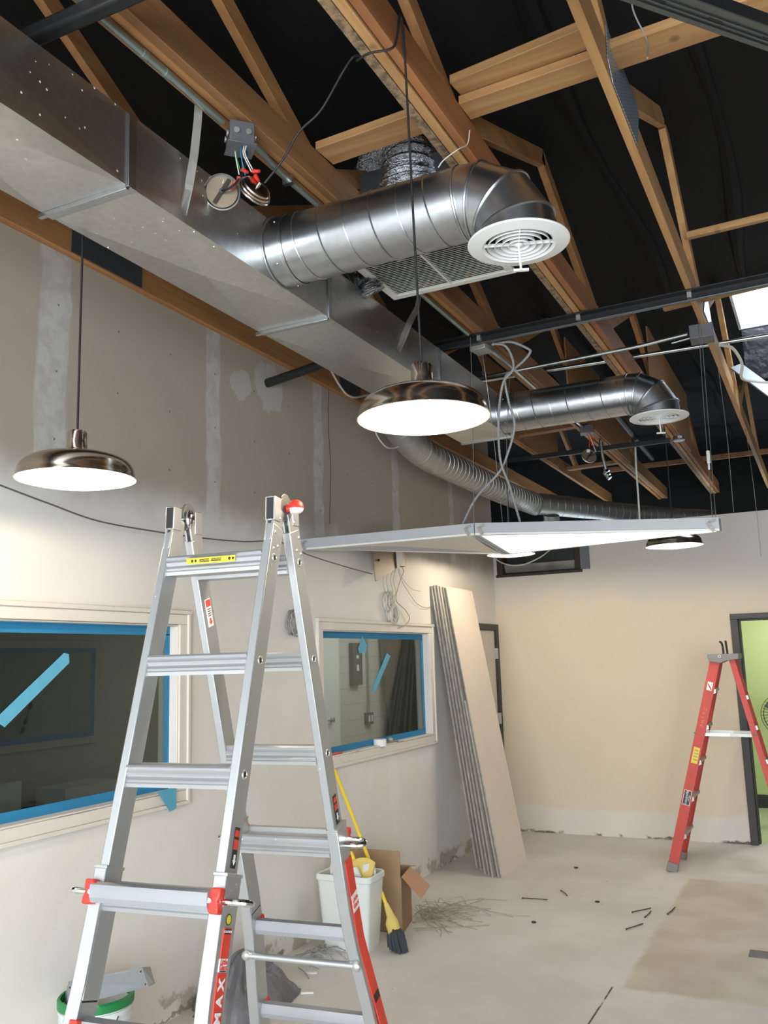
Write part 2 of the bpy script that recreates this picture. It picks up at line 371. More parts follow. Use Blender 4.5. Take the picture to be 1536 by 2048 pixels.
def wall_left_mat():
    t = NT('left_wall_drywall_and_primer'); x, y, z = t.xyz()
    n1 = t.noise(3.0, 4, 0.6); n2 = t.noise(11, 4, 0.65); n3 = t.noise(1.1, 3)
    zw = t.mt('ADD', z, t.mt('MULTIPLY', t.mt('SUBTRACT', n1, 0.5), 0.25))
    raw = t.step(zw, 2.50, 2.75)
    prim = t.mix(t.step(n3, 0.35, 0.7), (0.765, 0.73, 0.665), (0.81, 0.78, 0.73))
    blot = t.mt('MULTIPLY', t.step(t.noise(1.6, 2, 0.4, stretch=(1, 1.6, 0.9)), 0.56, 0.60), t.step(z, 1.3, 0.9)); prim = t.mix(t.mt('MULTIPLY', blot, 0.7), prim, (0.79, 0.775, 0.75))
    gyp = t.mix(n3, (0.40, 0.34, 0.27), (0.45, 0.39, 0.315))
    jm = None
    wob = t.mt('MULTIPLY', t.mt('SUBTRACT', t.noise(1.0, 3, 0.6, stretch=(1, 5, 2.2)), 0.5), 0.12)
    yw = t.mt('ADD', y, wob)
    for c, hw in ((2.92, 0.092), (4.15, 0.064), (5.37, 0.062), (6.63, 0.062), (7.87, 0.055)):
        b = t.band(yw, c, hw, 0.010); jm = b if jm is None else t.mt('MAXIMUM', jm, b)
    inner = t.mix(t.step(n2, 0.38, 0.6), (0.47, 0.445, 0.405), (0.56, 0.54, 0.515))
    gyp = t.mix(t.mt('MULTIPLY', jm, 0.9), gyp, inner)
    # two filler patches by the pipe
    for (py, pz, ry, rz) in ((4.42, 3.46, 0.11, 0.11), (4.74, 3.53, 0.16, 0.17)):
        dy = t.mt('DIVIDE', t.mt('SUBTRACT', yw, py), ry); dz = t.mt('DIVIDE', t.mt('SUBTRACT', zw, pz), rz)
        d = t.mt('ADD', t.mt('ADD', t.mt('MULTIPLY', dy, dy), t.mt('MULTIPLY', dz, dz)), t.mt('MULTIPLY', t.mt('SUBTRACT', n2, 0.5), 1.6))
        gyp = t.mix(t.step(d, 1.15, 0.95), gyp, (0.50, 0.475, 0.435))
    # screw heads
    sy = t.mt('ABSOLUTE', t.mt('SUBTRACT', t.mt('FRACT', t.mt('ADD', t.mt('DIVIDE', y, 0.407), 0.27)), 0.5)); sz = t.mt('ABSOLUTE', t.mt('SUBTRACT', t.mt('FRACT', t.mt('DIVIDE', z, 0.33)), 0.5))
    sya = t.mt('MULTIPLY', sy, 0.407); sza = t.mt('MULTIPLY', sz, 0.33); scr = t.step(t.mt('SQRT', t.mt('ADD', t.mt('MULTIPLY', sya, sya), t.mt('MULTIPLY', sza, sza))), 0.0065, 0.0045); gyp = t.mix(t.mt('MULTIPLY', scr, 0.8), gyp, (0.08, 0.07, 0.06))
    c = t.mix(raw, prim, gyp)
    # torn strip along the floor where the base came off
    low = t.mt('ADD', z, t.mt('MULTIPLY', t.mt('SUBTRACT', n2, 0.5), 0.16)); tear = t.mt('MULTIPLY', t.step(low, 0.13, 0.09), t.step(t.noise(5, 4, 0.6), 0.47, 0.54))
    c = t.mix(t.mt('MULTIPLY', tear, 0.8), c, (0.43, 0.37, 0.28))
    crk = t.mt('MULTIPLY', t.band(low, 0.018, 0.010, 0.004), t.step(n1, 0.45, 0.55)); c = t.mix(t.mt('MULTIPLY', crk, 0.7), c, (0.20, 0.16, 0.12))
    t.bump(t.mt('ADD', n2, t.mt('MULTIPLY', tear, -3)), 0.06, 0.01)
    return t.done(c, 0.75)
M['wall_left'] = wall_left_mat()
def wall_back_mat():
    t = NT('back_wall_cream_paint'); x, y, z = t.xyz(); n1 = t.noise(2.2, 4, 0.6); n2 = t.noise(9, 4, 0.65)
    c = t.mix(n1, (0.665, 0.565, 0.42), (0.71, 0.615, 0.475))
    up = t.step(t.mt('ADD', z, t.mt('MULTIPLY', t.mt('SUBTRACT', n1, 0.5), 0.4)), 2.15, 2.45); c = t.mix(up, c, (0.60, 0.555, 0.49))  # upper wall greyed in the colour, above the lamps' cutoff
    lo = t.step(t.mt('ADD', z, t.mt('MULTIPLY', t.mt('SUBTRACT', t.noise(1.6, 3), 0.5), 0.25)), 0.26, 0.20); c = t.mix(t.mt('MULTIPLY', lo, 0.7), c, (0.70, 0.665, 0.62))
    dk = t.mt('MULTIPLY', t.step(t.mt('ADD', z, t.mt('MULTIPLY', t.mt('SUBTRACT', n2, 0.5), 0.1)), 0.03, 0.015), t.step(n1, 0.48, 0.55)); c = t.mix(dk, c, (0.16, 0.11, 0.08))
    t.bump(n2, 0.05, 0.01)
    return t.done(c, 0.7)
M['wall_back'] = wall_back_mat()
def floor_mat():
    t = NT('dusty_concrete'); x, y, z = t.xyz(); n1 = t.noise(1.1, 5, 0.62); n2 = t.noise(7, 5, 0.65); n3 = t.noise(2.6, 3)
    c = t.mix(t.step(n1, 0.3, 0.72), (0.575, 0.55, 0.505), (0.70, 0.68, 0.64)); c = t.mix(t.mt('MULTIPLY', t.step(n2, 0.55, 0.75), 0.25), c, (0.70, 0.67, 0.62))
    w1 = t.mt('MULTIPLY', t.mt('SUBTRACT', n2, 0.5), 0.10)
    px = t.step(t.mt('ADD', x, w1), -1.20, -1.15); p0 = t.step(t.mt('ADD', y, w1), 5.02, 5.09); p1 = t.step(t.mt('ADD', y, w1), 7.60, 7.52)
    pm = t.mt('MULTIPLY', t.mt('MULTIPLY', px, p0), p1)
    c = t.mix(t.mt('MULTIPLY', pm, 0.7), c, t.mix(t.step(n3, 0.35, 0.68), (0.42, 0.355, 0.245), (0.56, 0.50, 0.385)))
    cut = t.mt('MULTIPLY', t.band(t.mt('ADD', x, t.mt('MULTIPLY', w1, 0.04)), -1.222, 0.005, 0.002), t.step(y, 5.07, 5.03)); c = t.mix(t.mt('MULTIPLY', cut, t.step(n2, 0.3, 0.5)), c, (0.03, 0.025, 0.02))
    dirt = t.mt('MULTIPLY', t.step(t.voro(3.1), 0.035, 0.02), 0.6); c = t.mix(dirt, c, (0.20, 0.16, 0.12))
    t.bump(n2, 0.04, 0.01)
    return t.done(c, t.mt('ADD', t.mt('MULTIPLY', n1, 0.3), 0.45))
M['floor'] = floor_mat()
# ---------------------------------------------------------------- room shell
XW, YB, ZD = -3.15, 9.01, 4.42
ST = dict(kind='structure')
MB().box(-3.25, 4.5, -3.2, 9.13, -0.1, 0).build('floor', M['floor'], smooth=False, **ST)
b = MB(); W1 = (1.55, 3.84); W2 = (5.36, 7.19); WZ = (1.10, 1.965); D2 = (8.14, 8.97)
for (y0, y1, z0, z1) in ((-3.2, W1[0], 0, ZD), (W1[0], W1[1], 0, WZ[0]), (W1[0], W1[1], WZ[1], ZD), (W1[1], W2[0], 0, ZD), (W2[0], W2[1], 0, WZ[0]),
                         (W2[0], W2[1], WZ[1], ZD), (W2[1], D2[0], 0, ZD), (D2[0], D2[1], 2.04, ZD), (D2[1], 9.01, 0, ZD)):
    b.box(XW-0.12, XW, y0, y1, z0, z1)
b.build('wall_left', M['wall_left'], smooth=False, **ST)
DX0, DX1 = -0.79, 0.16
b = MB()
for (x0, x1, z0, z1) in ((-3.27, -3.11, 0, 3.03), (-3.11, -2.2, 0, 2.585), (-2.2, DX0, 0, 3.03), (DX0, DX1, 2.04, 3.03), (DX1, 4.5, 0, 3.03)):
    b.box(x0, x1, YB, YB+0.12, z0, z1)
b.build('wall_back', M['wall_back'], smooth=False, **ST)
MB().box(4.5, 4.6, -3.2, 12.1, 0, ZD+.02).build('wall_right', M['wall_right'], smooth=False, **ST)
b = MB()   # storefront behind the camera: piers, kerb and head around three glazed bays
for (x0, x1, z0, z1) in ((-3.25, -2.4, 0, ZD), (4.2, 4.5, 0, ZD), (-2.4, 4.2, 0, 0.3), (-2.4, 4.2, 2.8, ZD), (-0.25, -0.17, 0.3, 2.8), (1.97, 2.05, 0.3, 2.8)):
    b.box(x0, x1, -3.3, -3.2, z0, z1)
b.build('wall_front', M['trim'], smooth=False, **ST)
# roof deck with membrane folds, cut for the skylight
SX0, SX1, SY0, SY1 = -0.44, 0.95, 6.85, 7.82
b = MB(); b.box(-5.7, SX0, -3.3, 12.1, ZD, ZD+.05).box(SX1, 4.6, -3.3, 12.1, ZD, ZD+.05).box(SX0, SX1, -3.3, SY0, ZD, ZD+.05).box(SX0, SX1, SY1, 12.1, ZD, ZD+.05)
for i, x in enumerate((-2.25, -1.5, -0.86, -0.28, 0.34, 1.1)):
    for (ya, yb) in ((-1.0, 6.7), (7.95, 11.8)):
        pts = [V((x+0.035*math.sin(y*1.7+i*2), y, ZD+0.012+0.01*math.sin(y*2.3+i))) for y in [ya+(yb-ya)*k/16 for k in range(17)]]
        b.tube(pts, [0.045+0.015*math.sin(k*1.3+i) for k in range(17)], 8)
b.build('ceiling', M['membrane'], **ST)
b = MB(); b.box(SX0, SX0+.02, SY0, SY1, ZD-.006, 5.3).box(SX1-.02, SX1, SY0, SY1, ZD-.006, 5.3).box(SX0+.02, SX1-.02, SY1-.02, SY1, ZD-.006, 5.3).box(SX0+.02, SX1-.02, SY0, SY0+.02, ZD-.006, 5.3)
b.build('trim_1', M['film_white'], smooth=False, **ST)
MB().box(-5.7, 4.6, 12.0, 12.1, 2.6, ZD+.02).build('wall_far', M['membrane'], smooth=False, **ST)
MB().box(-5.7, -5.6, 9.13, 12.1, 2.7, ZD+.02).build('wall_far_left', M['membrane'], smooth=False, **ST)
# adjoining room behind the left wall
MB().box(-5.7, -3.27, 0.7, 12.7, -0.1, 0).build('floor_adjoining', M['dim_wall'], smooth=False, **ST)
MB().box(-5.7, -3.27, 0.7, 12.7, 2.7, 2.75).build('ceiling_adjoining', M['dim_wall'], smooth=False, **ST)
b = MB(); b.box(-5.7, -5.6, 0.7, 8.0, 0, 2.7).box(-5.7, -3.27, 0.6, 0.7, 0, 2.7)
b.build('wall_adjoining', M['dim_wall'], smooth=False, **ST)
MB().box(-5.7, -5.6, 8.0, 12.7, 0, 2.7).box(-5.7, -3.27, 12.7, 12.8, 0, 2.7).box(-3.39, -3.27, 9.13, 12.7, 0, 2.7).build('wall_adjoining_block', M['block'], smooth=False, **ST)
# green room behind the back door
MB().box(-2.0, 1.9, 9.13, 11.2, -0.1, -0.001).build('floor_green_room', M['greenfloor'], smooth=False, **ST)
b = MB(); b.box(-2.1, -2.0, 9.13, 11.2, 0, 2.6).box(1.9, 2.0, 9.13, 11.2, 0, 2.6).box(-2.0, 1.9, 11.1, 11.2, 0, 2.6)
b.build('wall_green_room', M['greenwall'], smooth=False, **ST)
MB().box(-2.1, 2.0, 9.13, 11.2, 2.6, 2.65).build('ceiling_green_room', M['white_enamel'], smooth=False, **ST)
MB().box(-2.0, 1.9, 11.085, 11.1, 0, 0.14).build('baseboard_green_room', M['black'], smooth=False, **ST)

def window(n, Y0, Y1):
    """painted casing moulding, deep jamb and one pane"""
    b = MB(); z0, z1 = WZ
    for (a, c) in ((z1, z1+0.055), (z0-0.055, z0)): b.box(XW, XW+0.016, Y0-0.07, Y1+0.07, a, c)
    b.box(XW, XW+0.016, Y0-0.07, Y0, z0, z1).box(XW, XW+0.016, Y1, Y1+0.07, z0, z1)
    b.box(XW, XW+0.030, Y0-0.085, Y1+0.085, z1+0.055, z1+0.078).box(XW, XW+0.026, Y0-0.085, Y1+0.085, z0-0.075, z0-0.055)
    b.box(XW, XW+0.026, Y1+0.06, Y1+0.08, z0-0.06, z1+0.06).box(XW, XW+0.026, Y0-0.08, Y0-0.06, z0-0.06, z1+0.06)
    b.box(XW-0.125, XW+0.02, Y0+0.001, Y1-0.001, z0+.001, z0+0.01).box(XW-0.125, XW+.004, Y0+.006, Y1-.006, z1-.008, z1-.001)
    b.box(XW-0.125, XW+.004, Y1-.007, Y1-0.001, z0+.01, z1-.008).box(XW-0.125, XW+.004, Y0+0.001, Y0+.007, z0+.01, z1-.008)
    f = b.build('window_%d' % n, M['trim'], bevel=0.004, **ST)
    MB().box(XW-0.057, XW-0.051, Y0+.007, Y1-.007, z0+.010, z1-.008).build('pane', M['glass'], f, smooth=False)
    return f
window(1, *W1); window(2, *W2)
# door to the green room: dark steel frame, no leaf in sight
b = MB(); fr = 0.05
b.box(DX0-fr+.005, DX0+.02, YB-.025, YB+.14, 0, 2.025).box(DX1-.02, DX1+fr, YB-.025, YB+.14, 0, 2.025).box(DX0-fr+.005, DX1+fr, YB-.025, YB+.14, 2.025, 2.075)
b.box(DX0+.02, DX0+.035, YB+.05, YB+.14, 0, 2.01).box(DX0+.02, DX1-.02, YB+.05, YB+.14, 2.01, 2.025)
b.build('door_1', M['frame_dark'], bevel=0.003, **ST)
b = MB(); b.box(XW-.1, XW+.02, D2[0]-.04, D2[0]+.02, 0, 2.02).box(XW-.1, XW+.02, D2[1]-.035, D2[1]+.035, 0, 2.02).box(XW-.1, XW+.02, D2[0]-.04, D2[1]+.035, 2.02, 2.08)
d2 = b.build('door_2', M['frame_dark'], bevel=0.002, **ST)
MB().box(XW-.05, XW-.006, D2[0]+.022, D2[1]-.04, 0.01, 2.015).build('door_leaf', M['door_pale'], d2, smooth=False)
for z in (0.45, 1.12, 1.78):
    MB().box(XW-.008, XW+.022, D2[1]-.052, D2[1]-.02, z-.055, z+.055).cyl((XW+.022, D2[1]-.036, z-.055), (XW+.022, D2[1]-.036, z+.055), 0.008, n=10).build('hinge', M['step_alu'], d2)
# louvre opening beside the back wall's top corner
v = thing('wall_vent', (-2.66, YB, 2.585), 'dark rusty vent opening at the top left corner of the back wall', 'vent')
b = MB(); b.box(-3.11, -3.045, YB-.02, YB+.12, 2.585, 2.98).box(-2.275, -2.215, YB-.01, YB+.12, 2.60, 2.98).box(-3.12, -2.2, YB-.03, YB+.12, 2.572, 2.598)
b.build('frame', M['rust'], v, bevel=.003)
MB().box(-2.215, -2.12, YB-.018, YB+.0, 2.60, 2.99).build('side_plate', M['grey_steel'], v, bevel=.003)
MB().obox((-2.66, YB+.06, 2.665), ((1,0,0),(0,1,.5),(0,-.5,1)), (.385, .004, .045)).build('louver_blade', M['galv_dull'], v)
MB().box(-3.05, -2.27, YB+.13, YB+.15, 2.60, 3.0).build('backing', M['black'], v)

# ---------------------------------------------------------------- roof trusses
ZB, ZT = 3.73, 3.872
WEBS = [(0.75,3.86,1.9,4.42),(2.0,4.42,3.05,3.86),(3.2,3.86,4.36,4.42),(4.46,4.42,5.45,3.86),(5.65,3.86,6.8,4.42),(6.9,4.42,7.9,3.86),(8.1,3.86,9.2,4.42),(9.3,4.42,10.3,3.86)]
WEBS_C = [(0.75,3.86,1.9,4.42),(1.95,4.42,3.05,3.86),(3.05,3.86,4.32,4.36),(4.32,4.36,5.42,3.86),(5.65,3.86,6.72,4.36),(6.72,4.36,7.9,3.86),(8.1,3.86,9.2,4.42),(9.3,4.42,10.3,3.86)]
def truss(label, plies, webs, webx, webmat, y0=-1.6, y1=11.98):
    xm = sum(p[0]+p[1] for p in plies)/2/len(plies)
    t = thing('roof_truss', (xm, 4.9, ZB), label, 'roof truss', 'wooden roof trusses')
    for (a, c, mk, dz, e0, e1) in plies:
        MB().box(a+.001, c-.001, max(y0, e0), min(y1, e1), ZB+dz, ZT+dz).build('bottom_chord', M[mk], t, bevel=.003)
    for (ya, za, yb, zb) in webs:
        d = V((0, yb-ya, zb-za)).normalized(); ex = 0.02
        MB().bar(V((webx, ya, za))-d*ex, V((webx, yb, zb))+d*ex, 0.038, 0.089, (0, -d.z, d.y)).build('web', M[webmat], t, bevel=.003)
    return t
N_ = (-9, 99)
tA = truss('timber roof truss flat against the left wall, above the bare drywall', [(-3.149, -3.105, 'wood', 0, *N_)], WEBS[1:3], -3.13, 'wood')
MB().box(-3.105, -3.1015, 2.967, 3.46, ZB+.008, ZT-.004).build('nail_plate', M['plate_dark'], tA)
MB().box(-3.105, -3.1015, 5.62, 5.95, ZB+.02, ZT-.004).build('nail_plate', M['plate_dark'], tA)
tA2 = truss('timber roof truss hidden behind the long rectangular metal duct', [(-2.50, -2.462, 'wood', 0, *N_)], WEBS, -2.481, 'wood')
tB = truss('triple timber roof truss with a greenish conduit running under it', [(-1.857, -1.821, 'wood', 0, *N_), (-1.814, -1.779, 'wood', .008, *N_), (-1.776, -1.738, 'wood_shaded', .002, *N_)], WEBS, -1.80, 'wood')
tC = truss('triple timber roof truss with one weathered board, over the large lit lamp', [(-1.212, -1.174, 'wood_mottled', .003, *N_), (-1.171, -1.134, 'wood_pale', 0, *N_), (-1.129, -1.093, 'wood_red', .006, *N_)], WEBS_C, -1.135, 'wood')
tD = truss('single timber roof truss with a blue-grey nail plate, rightmost of the trusses', [(-0.536, -0.499, 'wood_pale', 0, *N_)], WEBS, -0.518, 'wood_pale')
for (t, x, y0, y1) in ((tA2, -2.455, 7.0, 9.3), (tB, -1.731, 7.0, 9.5), (tC, -1.086, 7.1, 9.3)):
    MB().box(x-.006, x+.006, y0, y1, ZB+.01, 4.34).build('gusset_panel', M['ply'], t)
# punched nail plate on the right-hand truss, a long lozenge over the joint
MB().prism([(-.498, 2.90, 3.93), (-.498, 2.88, 3.80), (-.498, 2.95, 3.735), (-.498, 3.40, 3.738), (-.498, 3.50, 3.93), (-.498, 3.42, 3.96)], (.003, 0, 0)).build('nail_plate', M['plate'], tD)
MB().prism([(-.498, 5.50, 3.78), (-.498, 5.98, 3.79), (-.498, 5.92, 3.90), (-.498, 5.82, 3.985), (-.498, 5.66, 3.93)], (.003, 0, 0)).build('nail_plate', M['galv'], tD)
def plank(label, p0, p1, wd, ht, mk):
    c = (V(p0)+V(p1))/2
    return tag(MB().bar(p0, p1, wd, ht).build('timber_brace', M[mk], loc=tuple(c), bevel=.003), label, 'timber brace', 'cross timbers between the trusses')
plank('flat cross timber between the conduit truss and the weathered-board truss', (-1.737, 3.055, 3.891), (-1.213, 3.03, 3.891), .14, .036, 'wood_x')
plank('flat cross timber between the weathered-board truss and the nail-plate truss, farther of two', (-1.092, 3.05, 3.891), (-.537, 3.03, 3.891), .12, .036, 'wood_x')
plank('flat cross timber between the weathered-board truss and the nail-plate truss, nearer of two', (-1.092, 2.972, 3.934), (-.537, 2.915, 3.934), .12, .036, 'wood_x')
plank('flat cross timber right of the nail-plate truss, below the steel channel', (-.498, 3.02, 3.891), (1.3, 2.95, 3.891), .14, .036, 'wood_x')
plank('thin cross timber right of the nail-plate truss, butting its side', (-.498, 4.93, 4.02), (1.2, 4.86, 4.02), .04, .036, 'wood_x')
plank('short board end poking out left of the nail-plate truss by the skylight', (-.745, 5.62, 3.91), (1.2, 5.36, 3.91), .04, .07, 'wood_x')
plank('small cross timber between the duct and the conduit truss', (-2.46, 4.30, 4.02), (-1.857, 4.24, 4.02), .04, .07, 'wood_x')
plank('dim cross timber at the far end of the roof space', (-2.4, 11.3, 4.06), (1.6, 11.3, 4.06), .04, .06, 'wood_shaded')
plank('dim cross timber above the spiral duct, nearer of two', (-2.46, 7.9, 3.80), (-1.86, 7.85, 3.80), .09, .036, 'wood_shaded')
plank('dim cross timber above the spiral duct, farther of two', (-2.46, 9.7, 3.80), (-1.86, 9.65, 3.80), .09, .036, 'wood_shaded')

# ---------------------------------------------------------------- pipes, struts and conduits
def rod(name, label, cat, p0, p1, r, mk, group=None, n=12):
    return tag(MB().cyl(p0, p1, r, n=n).build(name, M[mk], loc=tuple(V(p0))), label, cat, group)
tag(MB().bar((-2.75, 1.735, 3.665), (2.6, 1.80, 3.665), .052, .05).build('steel_pipe', M['steel_dark'], loc=(-2, 1.75, 3.66), bevel=.012), 'black steel bar crossing under the trusses at the top left corner', 'pipe')
st = thing('strut_channel', (-.5, 5.0, 3.70), 'long dark steel channel crossing under the trusses in front of the farther round duct', 'strut')
MB().bar((-2.46, 5.075, 3.705), (2.6, 4.95, 3.705), .012, .045).bar((-2.46, 5.045, 3.725), (2.6, 4.92, 3.725), .06, .008).build('channel', M['steel_dark'], st, bevel=.002)
MB().bar((-2.46, 5.07, 3.680), (2.6, 4.945, 3.680), .03, .008).build('lip', M['strut'], st, bevel=.002)
for x in (-1.78, -1.15, -.52, .1): MB().box(x-.012, x+.012, 4.985-.02*x, 5.035-.02*x, 3.69, 3.735).build('strap_clip', M['galv_dull'], st)
s2 = thing('strut_channel', (0, 2.65, 3.6), 'grey steel channel crossing the top right corner under the cross timber', 'strut')
a_, c_ = V((-.75, 1.86, 3.62)), V((.95, 3.95, 3.62)); dd = (c_-a_).normalized(); sd = V((dd.y, -dd.x, 0))
MB().bar(a_, c_, .085, .008).bar(a_+sd*.04+V((0,0,.02)), c_+sd*.04+V((0,0,.02)), .008, .045).bar(a_-sd*.04+V((0,0,.02)), c_-sd*.04+V((0,0,.02)), .008, .045).build('channel', M['strut'], s2, bevel=.001)
for k in (-.022, -.006, .012): MB().bar(a_+sd*k-V((0,0,.006)), c_+sd*k-V((0,0,.006)), .005, .006).build('ridge', M['strut'], s2)
for k in range(9):
    q = a_+dd*(.3+.22*k)-V((0,0,.005)); MB().bar(q, q+dd*.05, .012, .003).build('slot', M['black'], s2)
rod('wall_pipe', 'dark pipe coming out of the left wall through a filler patch', 'pipe', (-3.16, 4.72, 3.56), (-2.05, 4.5, 3.60), .030, 'steel_dark')
c1 = thing('conduit', (-1.82, 2.0, 3.71), 'greenish conduit under the triple truss, left of the junction box', 'conduit', 'steel conduits')
MB().cyl((-1.815, .2, 3.712), (-1.815, 2.44, 3.712), .0125, n=12).build('tube', M['emt_green'], c1)
for y in (2.02, 2.13): MB().cyl((-1.815, y-.012, 3.712), (-1.815, y+.012, 3.712), .016, n=12).build('coupling', M['emt_green'], c1)
c2 = thing('conduit', (-1.82, 3.0, 3.71), 'greenish conduit under the triple truss, right of the junction box', 'conduit', 'steel conduits')
MB().tube(curve_pts([(-1.785, 2.555, 3.700), (-1.80, 2.68, 3.708), (-1.820, 2.85, 3.713), (-1.822, 3.3, 3.714), (-1.822, 4.95, 3.714)]), .0125, 10).build('tube', M['emt_green'], c2)
for y in (2.9, 3.9): MB().box(-1.845, -1.80, y-.01, y+.01, 3.695, 3.732).build('strap_clip', M['galv'], c2)
c3 = thing('conduit', (-1.5, 5.7, 3.69), 'bare steel conduit crossing under the trusses above the farther round duct', 'conduit', 'steel conduits')
MB().tube(curve_pts([(-2.46, 5.80, 3.70), (-1.6, 5.74, 3.70), (-1.0, 5.70, 3.70), (-.80, 5.68, 3.705), (-.62, 5.66, 3.71)]), .013, 10).build('tube', M['emt'], c3)
c4 = thing('conduit', (-1, 6.5, 3.9), 'bare steel conduit passing through the trusses behind the farther round duct', 'conduit', 'steel conduits')
MB().cyl((-2.46, 6.42, 3.895), (1.8, 6.6, 3.895), .014, n=12).build('tube', M['emt'], c4)
MB().box(-1.225, -1.20, 6.40, 6.52, 3.86, 3.92).build('strap_clip', M['galv'], c4)
c5 = thing('conduit', (-1.8, 6.3, 3.7), 'short conduit continuing under the triple truss to the far junction box', 'conduit', 'steel conduits')
MB().tube(curve_pts([(-1.79, 5.12, 3.70), (-1.77, 5.6, 3.69), (-1.78, 6.5, 3.70), (-1.76, 7.6, 3.705)]), .0125, 10).build('tube', M['emt'], c5)
rod('sprinkler_pipe', 'dark threaded pipe hanging behind the farther white diffuser', 'pipe', (-1.44, 7.3, 3.74), (-1.475, 9.3, 3.72), .028, 'steel_dark')
fp = thing('steel_pipe', (-2, 8.35, 3.66), 'dark steel bar crossing under the far trusses near the small junction box', 'pipe')
MB().bar((-2.75, 8.33, 3.67), (-1.15, 8.36, 3.67), .03, .045).build('bar', M['steel_dark'], fp, bevel=.004)
MB().box(-1.79, -1.765, 8.32, 8.38, 3.66, 3.735).build('strap_clip', M['galv'], fp)
tag(MB().bar((-.475, 7.53, 4.02), (.30, 6.56, 2.95), .014, .10, (0.5, .6, .6)).build('metal_brace', M['sheet'], loc=(-.475, 7.53, 4.02), bevel=.004), 'bare metal brace running down right from the nail-plate truss below the skylight', 'brace')
b = MB(); g = 10
for i in range(g+1):
    for j in range(7):
        b.v.append((SX0+.02+1.5*i/g, SY1-.03+.03*mnoise.noise(V((i*.7, j*.9, 3))), ZD-.02-.45*j/6))
for i in range(g):
    for j in range(6): b.f.append((i*7+j, (i+1)*7+j, (i+1)*7+j+1, i*7+j+1))
tag(b.build('plastic_film', M['film'], loc=(.3, SY1, 3.95)), 'shiny black plastic film hanging below the skylight', 'plastic film')
rod('twine', 'white twine stretched across the black film under the skylight', 'string', (-.42, 7.72, 4.30), (1.0, 7.70, 4.34), .004, 'wire_white')
# ---------------------------------------------------------------- ductwork
DXL, DXR, DZ0, DZ1 = -2.29, -1.915, 3.30, 3.56
dk = thing('trunk_duct', ((DXL+DXR)/2, 2.5, DZ0), 'long rectangular sheet metal duct running along the left wall under the trusses', 'duct')
ys = [-1.85, -.55, .755, 2.06, 3.37, 4.68, 6.0]
for y0, y1 in zip(ys[:-1], ys[1:]):
    ym, xm, bz = (y0+y1)/2, (DXL+DXR)/2, .018
    vs = [(DXL,y0,DZ0),(DXR,y0,DZ0),(DXR,y1,DZ0),(DXL,y1,DZ0),(DXL,y0,DZ1),(DXR,y0,DZ1),(DXR,y1,DZ1),(DXL,y1,DZ1),(xm,ym,DZ0-bz),(DXR+.006,ym,(DZ0+DZ1)/2)]
    fs = [(0,1,8),(1,2,8),(2,3,8),(3,0,8),(4,5,6,7),(0,4,5,1),(2,6,7,3),(3,7,4,0),(1,5,9),(5,6,9),(6,2,9),(2,1,9)]
    MB().add(vs, fs).build('duct_section', M['galv_duct'], dk, smooth=False)
for y in ys[1:-1]:
    b = MB(); e = .006
    b.box(DXL-e-.012, DXR+.002, y-.008, y+.008, DZ0-.016, DZ0).box(DXL-.004, DXR+e, y+.012, y+.045, DZ0-.004, DZ0).box(DXR, DXR+e+.003, y-.004, y+.004, DZ0-.006, DZ1).box(DXR, DXR+.003, y+.006, y+.04, DZ0, DZ1)
    b.build('seam_cleat', M['galv'], dk, bevel=.002)
MB().box(DXL-.01, DXR+.01, 5.985, 6.012, DZ0-.008, DZ1+.008).build('end_cap', M['galv'], dk, bevel=.003)
for (x, y) in ((-1.925, 2.42), (-2.1, 2.40), (-1.935, 2.55), (-2.28, 2.36)): MB().ball((x, y, DZ0-.001), .005, 8).build('screw', M['step_alu'], dk)
def strap(label, pts, wd, nrm):
    b = MB(); nrm = [V(n) for n in nrm]; P = [V(p) for p in pts]
    for (p, q, n, n2) in zip(P[:-1], P[1:], nrm[:-1], nrm[1:]):
        d = (q-p).normalized(); s1 = d.cross(n).normalized()*wd/2; s2_ = d.cross(n2).normalized()*wd/2; th = n.normalized()*.0012
        b.add([p-s1-th, p+s1-th, q+s2_-th, q-s2_-th, p-s1+th, p+s1+th, q+s2_+th, q-s2_+th], [(0,1,2,3),(7,6,5,4),(0,4,5,1),(1,5,6,2),(2,6,7,3),(3,7,4,0)])
    return tag(b.build('hanger_strap', M['galv_dull'], loc=tuple(P[0]), angle=60), label, 'hanger strap', 'metal straps holding the trunk duct')
strap('flat metal strap hanging beside the open junction box down to the duct', [(-1.863,2.365,3.79),(-1.866,2.362,3.69),(-1.877,2.357,3.56),(-1.893,2.350,3.44),(-1.9115,2.338,3.325)], .030, [(.4,-.9,.0),(.4,-.9,.0),(.5,-.85,.0),(.6,-.8,0),(.9,-.4,0)])
strap('twisted metal strap hanging from under the return grille to the duct', [(-1.865,4.34,3.79),(-1.875,4.30,3.66),(-1.89,4.22,3.55),(-1.90,4.16,3.45),(-1.905,4.10,3.36)], .035, [(1,-.1,0),(.9,-.3,0),(.55,-.85,0),(.7,-.7,0),(1,-.2,0)])

